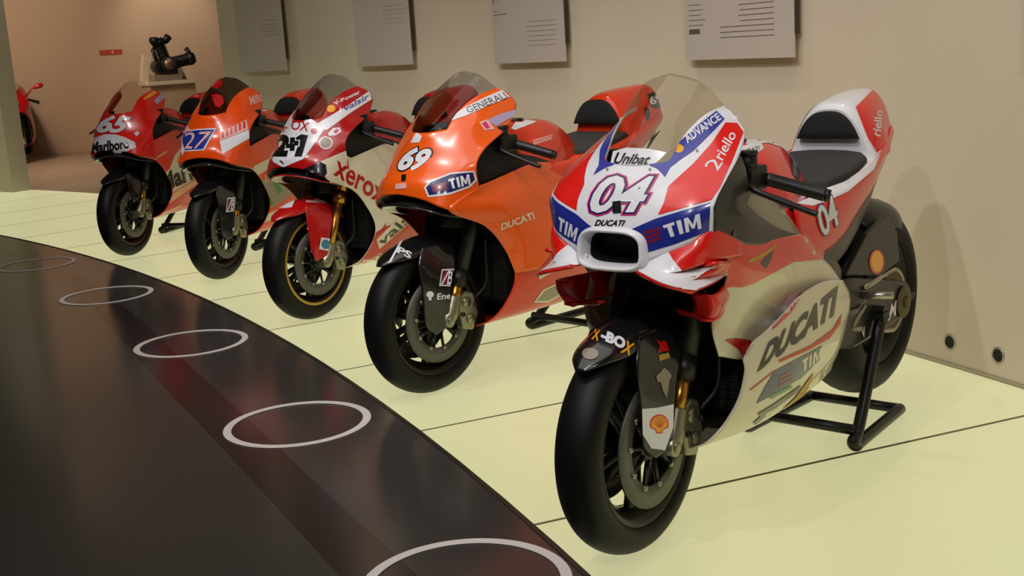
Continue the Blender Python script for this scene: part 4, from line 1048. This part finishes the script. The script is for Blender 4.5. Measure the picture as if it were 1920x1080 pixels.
# ---- 27
P = b27.paint; T = b27.text; c = ['cowl', 'chin']; sd = ['side']
P('number_plate', [(339, 247), (371, 242), (406, 240), (383, 282), (345, 284), (341, 268)], WHITE, c, 2, False, 4)
P('number_plate', [(342, 249), (371, 244), (402, 243), (381, 280), (347, 282), (343, 268)], BLUE, c, 3, False, 4)
T('number_digits', '27', [(346, 280), (379, 279), (398, 246), (345, 249)], PALEP, c, 4, .0, .1, 4)
P('white_panel', [(412, 265), (417, 289), (468, 259), (466, 244)], WHITE, c + sd, 2, True, 4)
P('bar_panel', [(413, 249), (462, 224), (466, 243), (412, 264)], PALEP, c, 2, True, 4)
for k in range(6): P('bar_mark', [(416 + 8 * k, 248 - 4 * k), (419 + 8 * k, 246.5 - 4 * k), (420 + 8 * k, 258 - 3.6 * k), (416 + 8 * k, 260 - 3.6 * k)], CRED, c, 3, False, 4)
T('lettering', 'MIRC', [(470, 198), (497, 189), (494, 175), (466, 181)], PALEP, c, 2, .03, 0, 4)
P('tank_panel', [(485, 206), (494, 200), (512, 199), (498, 209)], WHITE, ['tank'], 1)
P('cream_stripe', [(450, 324), (475, 312), (498, 300), (520, 290), (526, 305), (504, 316), (463, 342)], CREAM, sd, 1, True, 5)
P('green_block', [(476, 342), (510, 329), (548, 364), (508, 392)], TAUPE, sd, 1)
P('green_bar', [(476, 342), (486, 338), (512, 380), (504, 386)], GREEN, sd, 2); P('green_bar', [(510, 341), (518, 338), (530, 358), (522, 363)], GREEN, sd, 2)
P('white_stripe', [(491, 406), (528, 389), (560, 375), (560, 392), (512, 411), (490, 420)], CREAM, sd, 1, True)
P('white_label', [(496, 330), (504, 319), (508, 331), (498, 344)], PALEP, sd, 2); T('lettering', 'D', [(499, 339), (505, 335), (505, 324), (499, 328)], TOR, sd, 3)
bmark(b27, [(423, 398), (440, 396), (441, 370), (426, 371)], ['leg', 'fender'])

P('screen_sticker', [(397, 152), (404, 145), (412, 142), (418, 158), (408, 166), (398, 164)], DRED, ['screen'], 1, False, 4)
P('screen_sticker', [(396, 178), (406, 176), (417, 180), (420, 192), (412, 202), (404, 199)], DRED, ['screen'], 1, False, 4)

# ---- 65
P = b65.paint; T = b65.text; c = ['cowl', 'chin']; sd = ['side']
q = [(178, 249), (231, 249), (246, 219), (194, 215)]
for M_, bo, la in ((DRED, .075, 2), (WHITE, .04, 3)): T('number_digits', '65', q, M_, c, la, bo, .1, 4, .95, .03)
P('white_panel', [(167, 273), (177, 259), (196, 252), (216, 252), (236, 258), (253, 267), (255, 276), (229, 288), (200, 292), (183, 291)], WHITE, c + sd, 1, False, 4)
T('lettering', 'Marlboro', [(172, 290), (243, 278), (240, 261), (172, 266)], INK, c + sd, 2, .04, 0, 4)
P('yellow_label', [(268, 185), (288, 170), (295, 174), (271, 188)], YELL, c, 2); P('lilac_label', [(288, 189), (303, 174), (311, 181), (294, 196)], LILAC, c, 2)
P('white_mark', [(251, 250), (258, 246), (262, 250), (256, 256)], WHITE, c, 2)
P('cream_panel', [(291, 339), (306, 328), (318, 316), (328, 290), (345, 270), (420, 240), (440, 300), (366, 335), (309, 370)], CREAM, sd, 1, True, 5)
T('lettering', 'Marlboro', [(304, 362), (430, 308), (410, 265), (301, 330)], INK, sd, 2, .04, 0, 5)
P('peach_stripe', [(309, 371), (366, 337), (440, 302), (440, 312), (368, 346), (309, 387)], PEACH, sd, 1, True, 5)
P('peach_stripe', [(302, 400), (340, 384), (340, 387), (303, 404)], PEACH, sd, 1)
P('tan_label', [(283, 300), (313, 281), (313, 286), (288, 302)], TANP, sd, 2)

# ------------------------------------------------------------------ red road bike at the far left
fb = Bike('road_motorcycle', (0, 0), 0, 'red road motorcycle in the far room, half hidden behind the wall edge')
fb.root.location = (-19.6, 1.0, 0); fb.root.rotation_euler = (0, 0, math.radians(-8))
build(fb, dict(body=DRED, cowl=DRED, side=DRED, tank=DRED, tail=DRED, glass=CLEAR, fender=BLACK, leg=BLACK, fender_leg=(.03, .48)))
for s in (1, -1):
    mm = fb.add('mirror', tube([(-.16, s * .21, 1.0), (-.18, s * .32, 1.12), (-.18, s * .36, 1.13), (-.185, s * .45, 1.16), (-.19, s * .48, 1.165)], [.012, .012, .03, .045, .02], 12), DRED)
fb.add('headlamp', gridmesh([[Vector((.10 - .02 * i - abs(y) * .3, y, .87 + .03 * i)) for y in (-.12, -.06, 0, .06, .12)] for i in range(3)], (1, 0, 0)), mat('lamp_lens', (150, 140, 130), .15), None, .01)
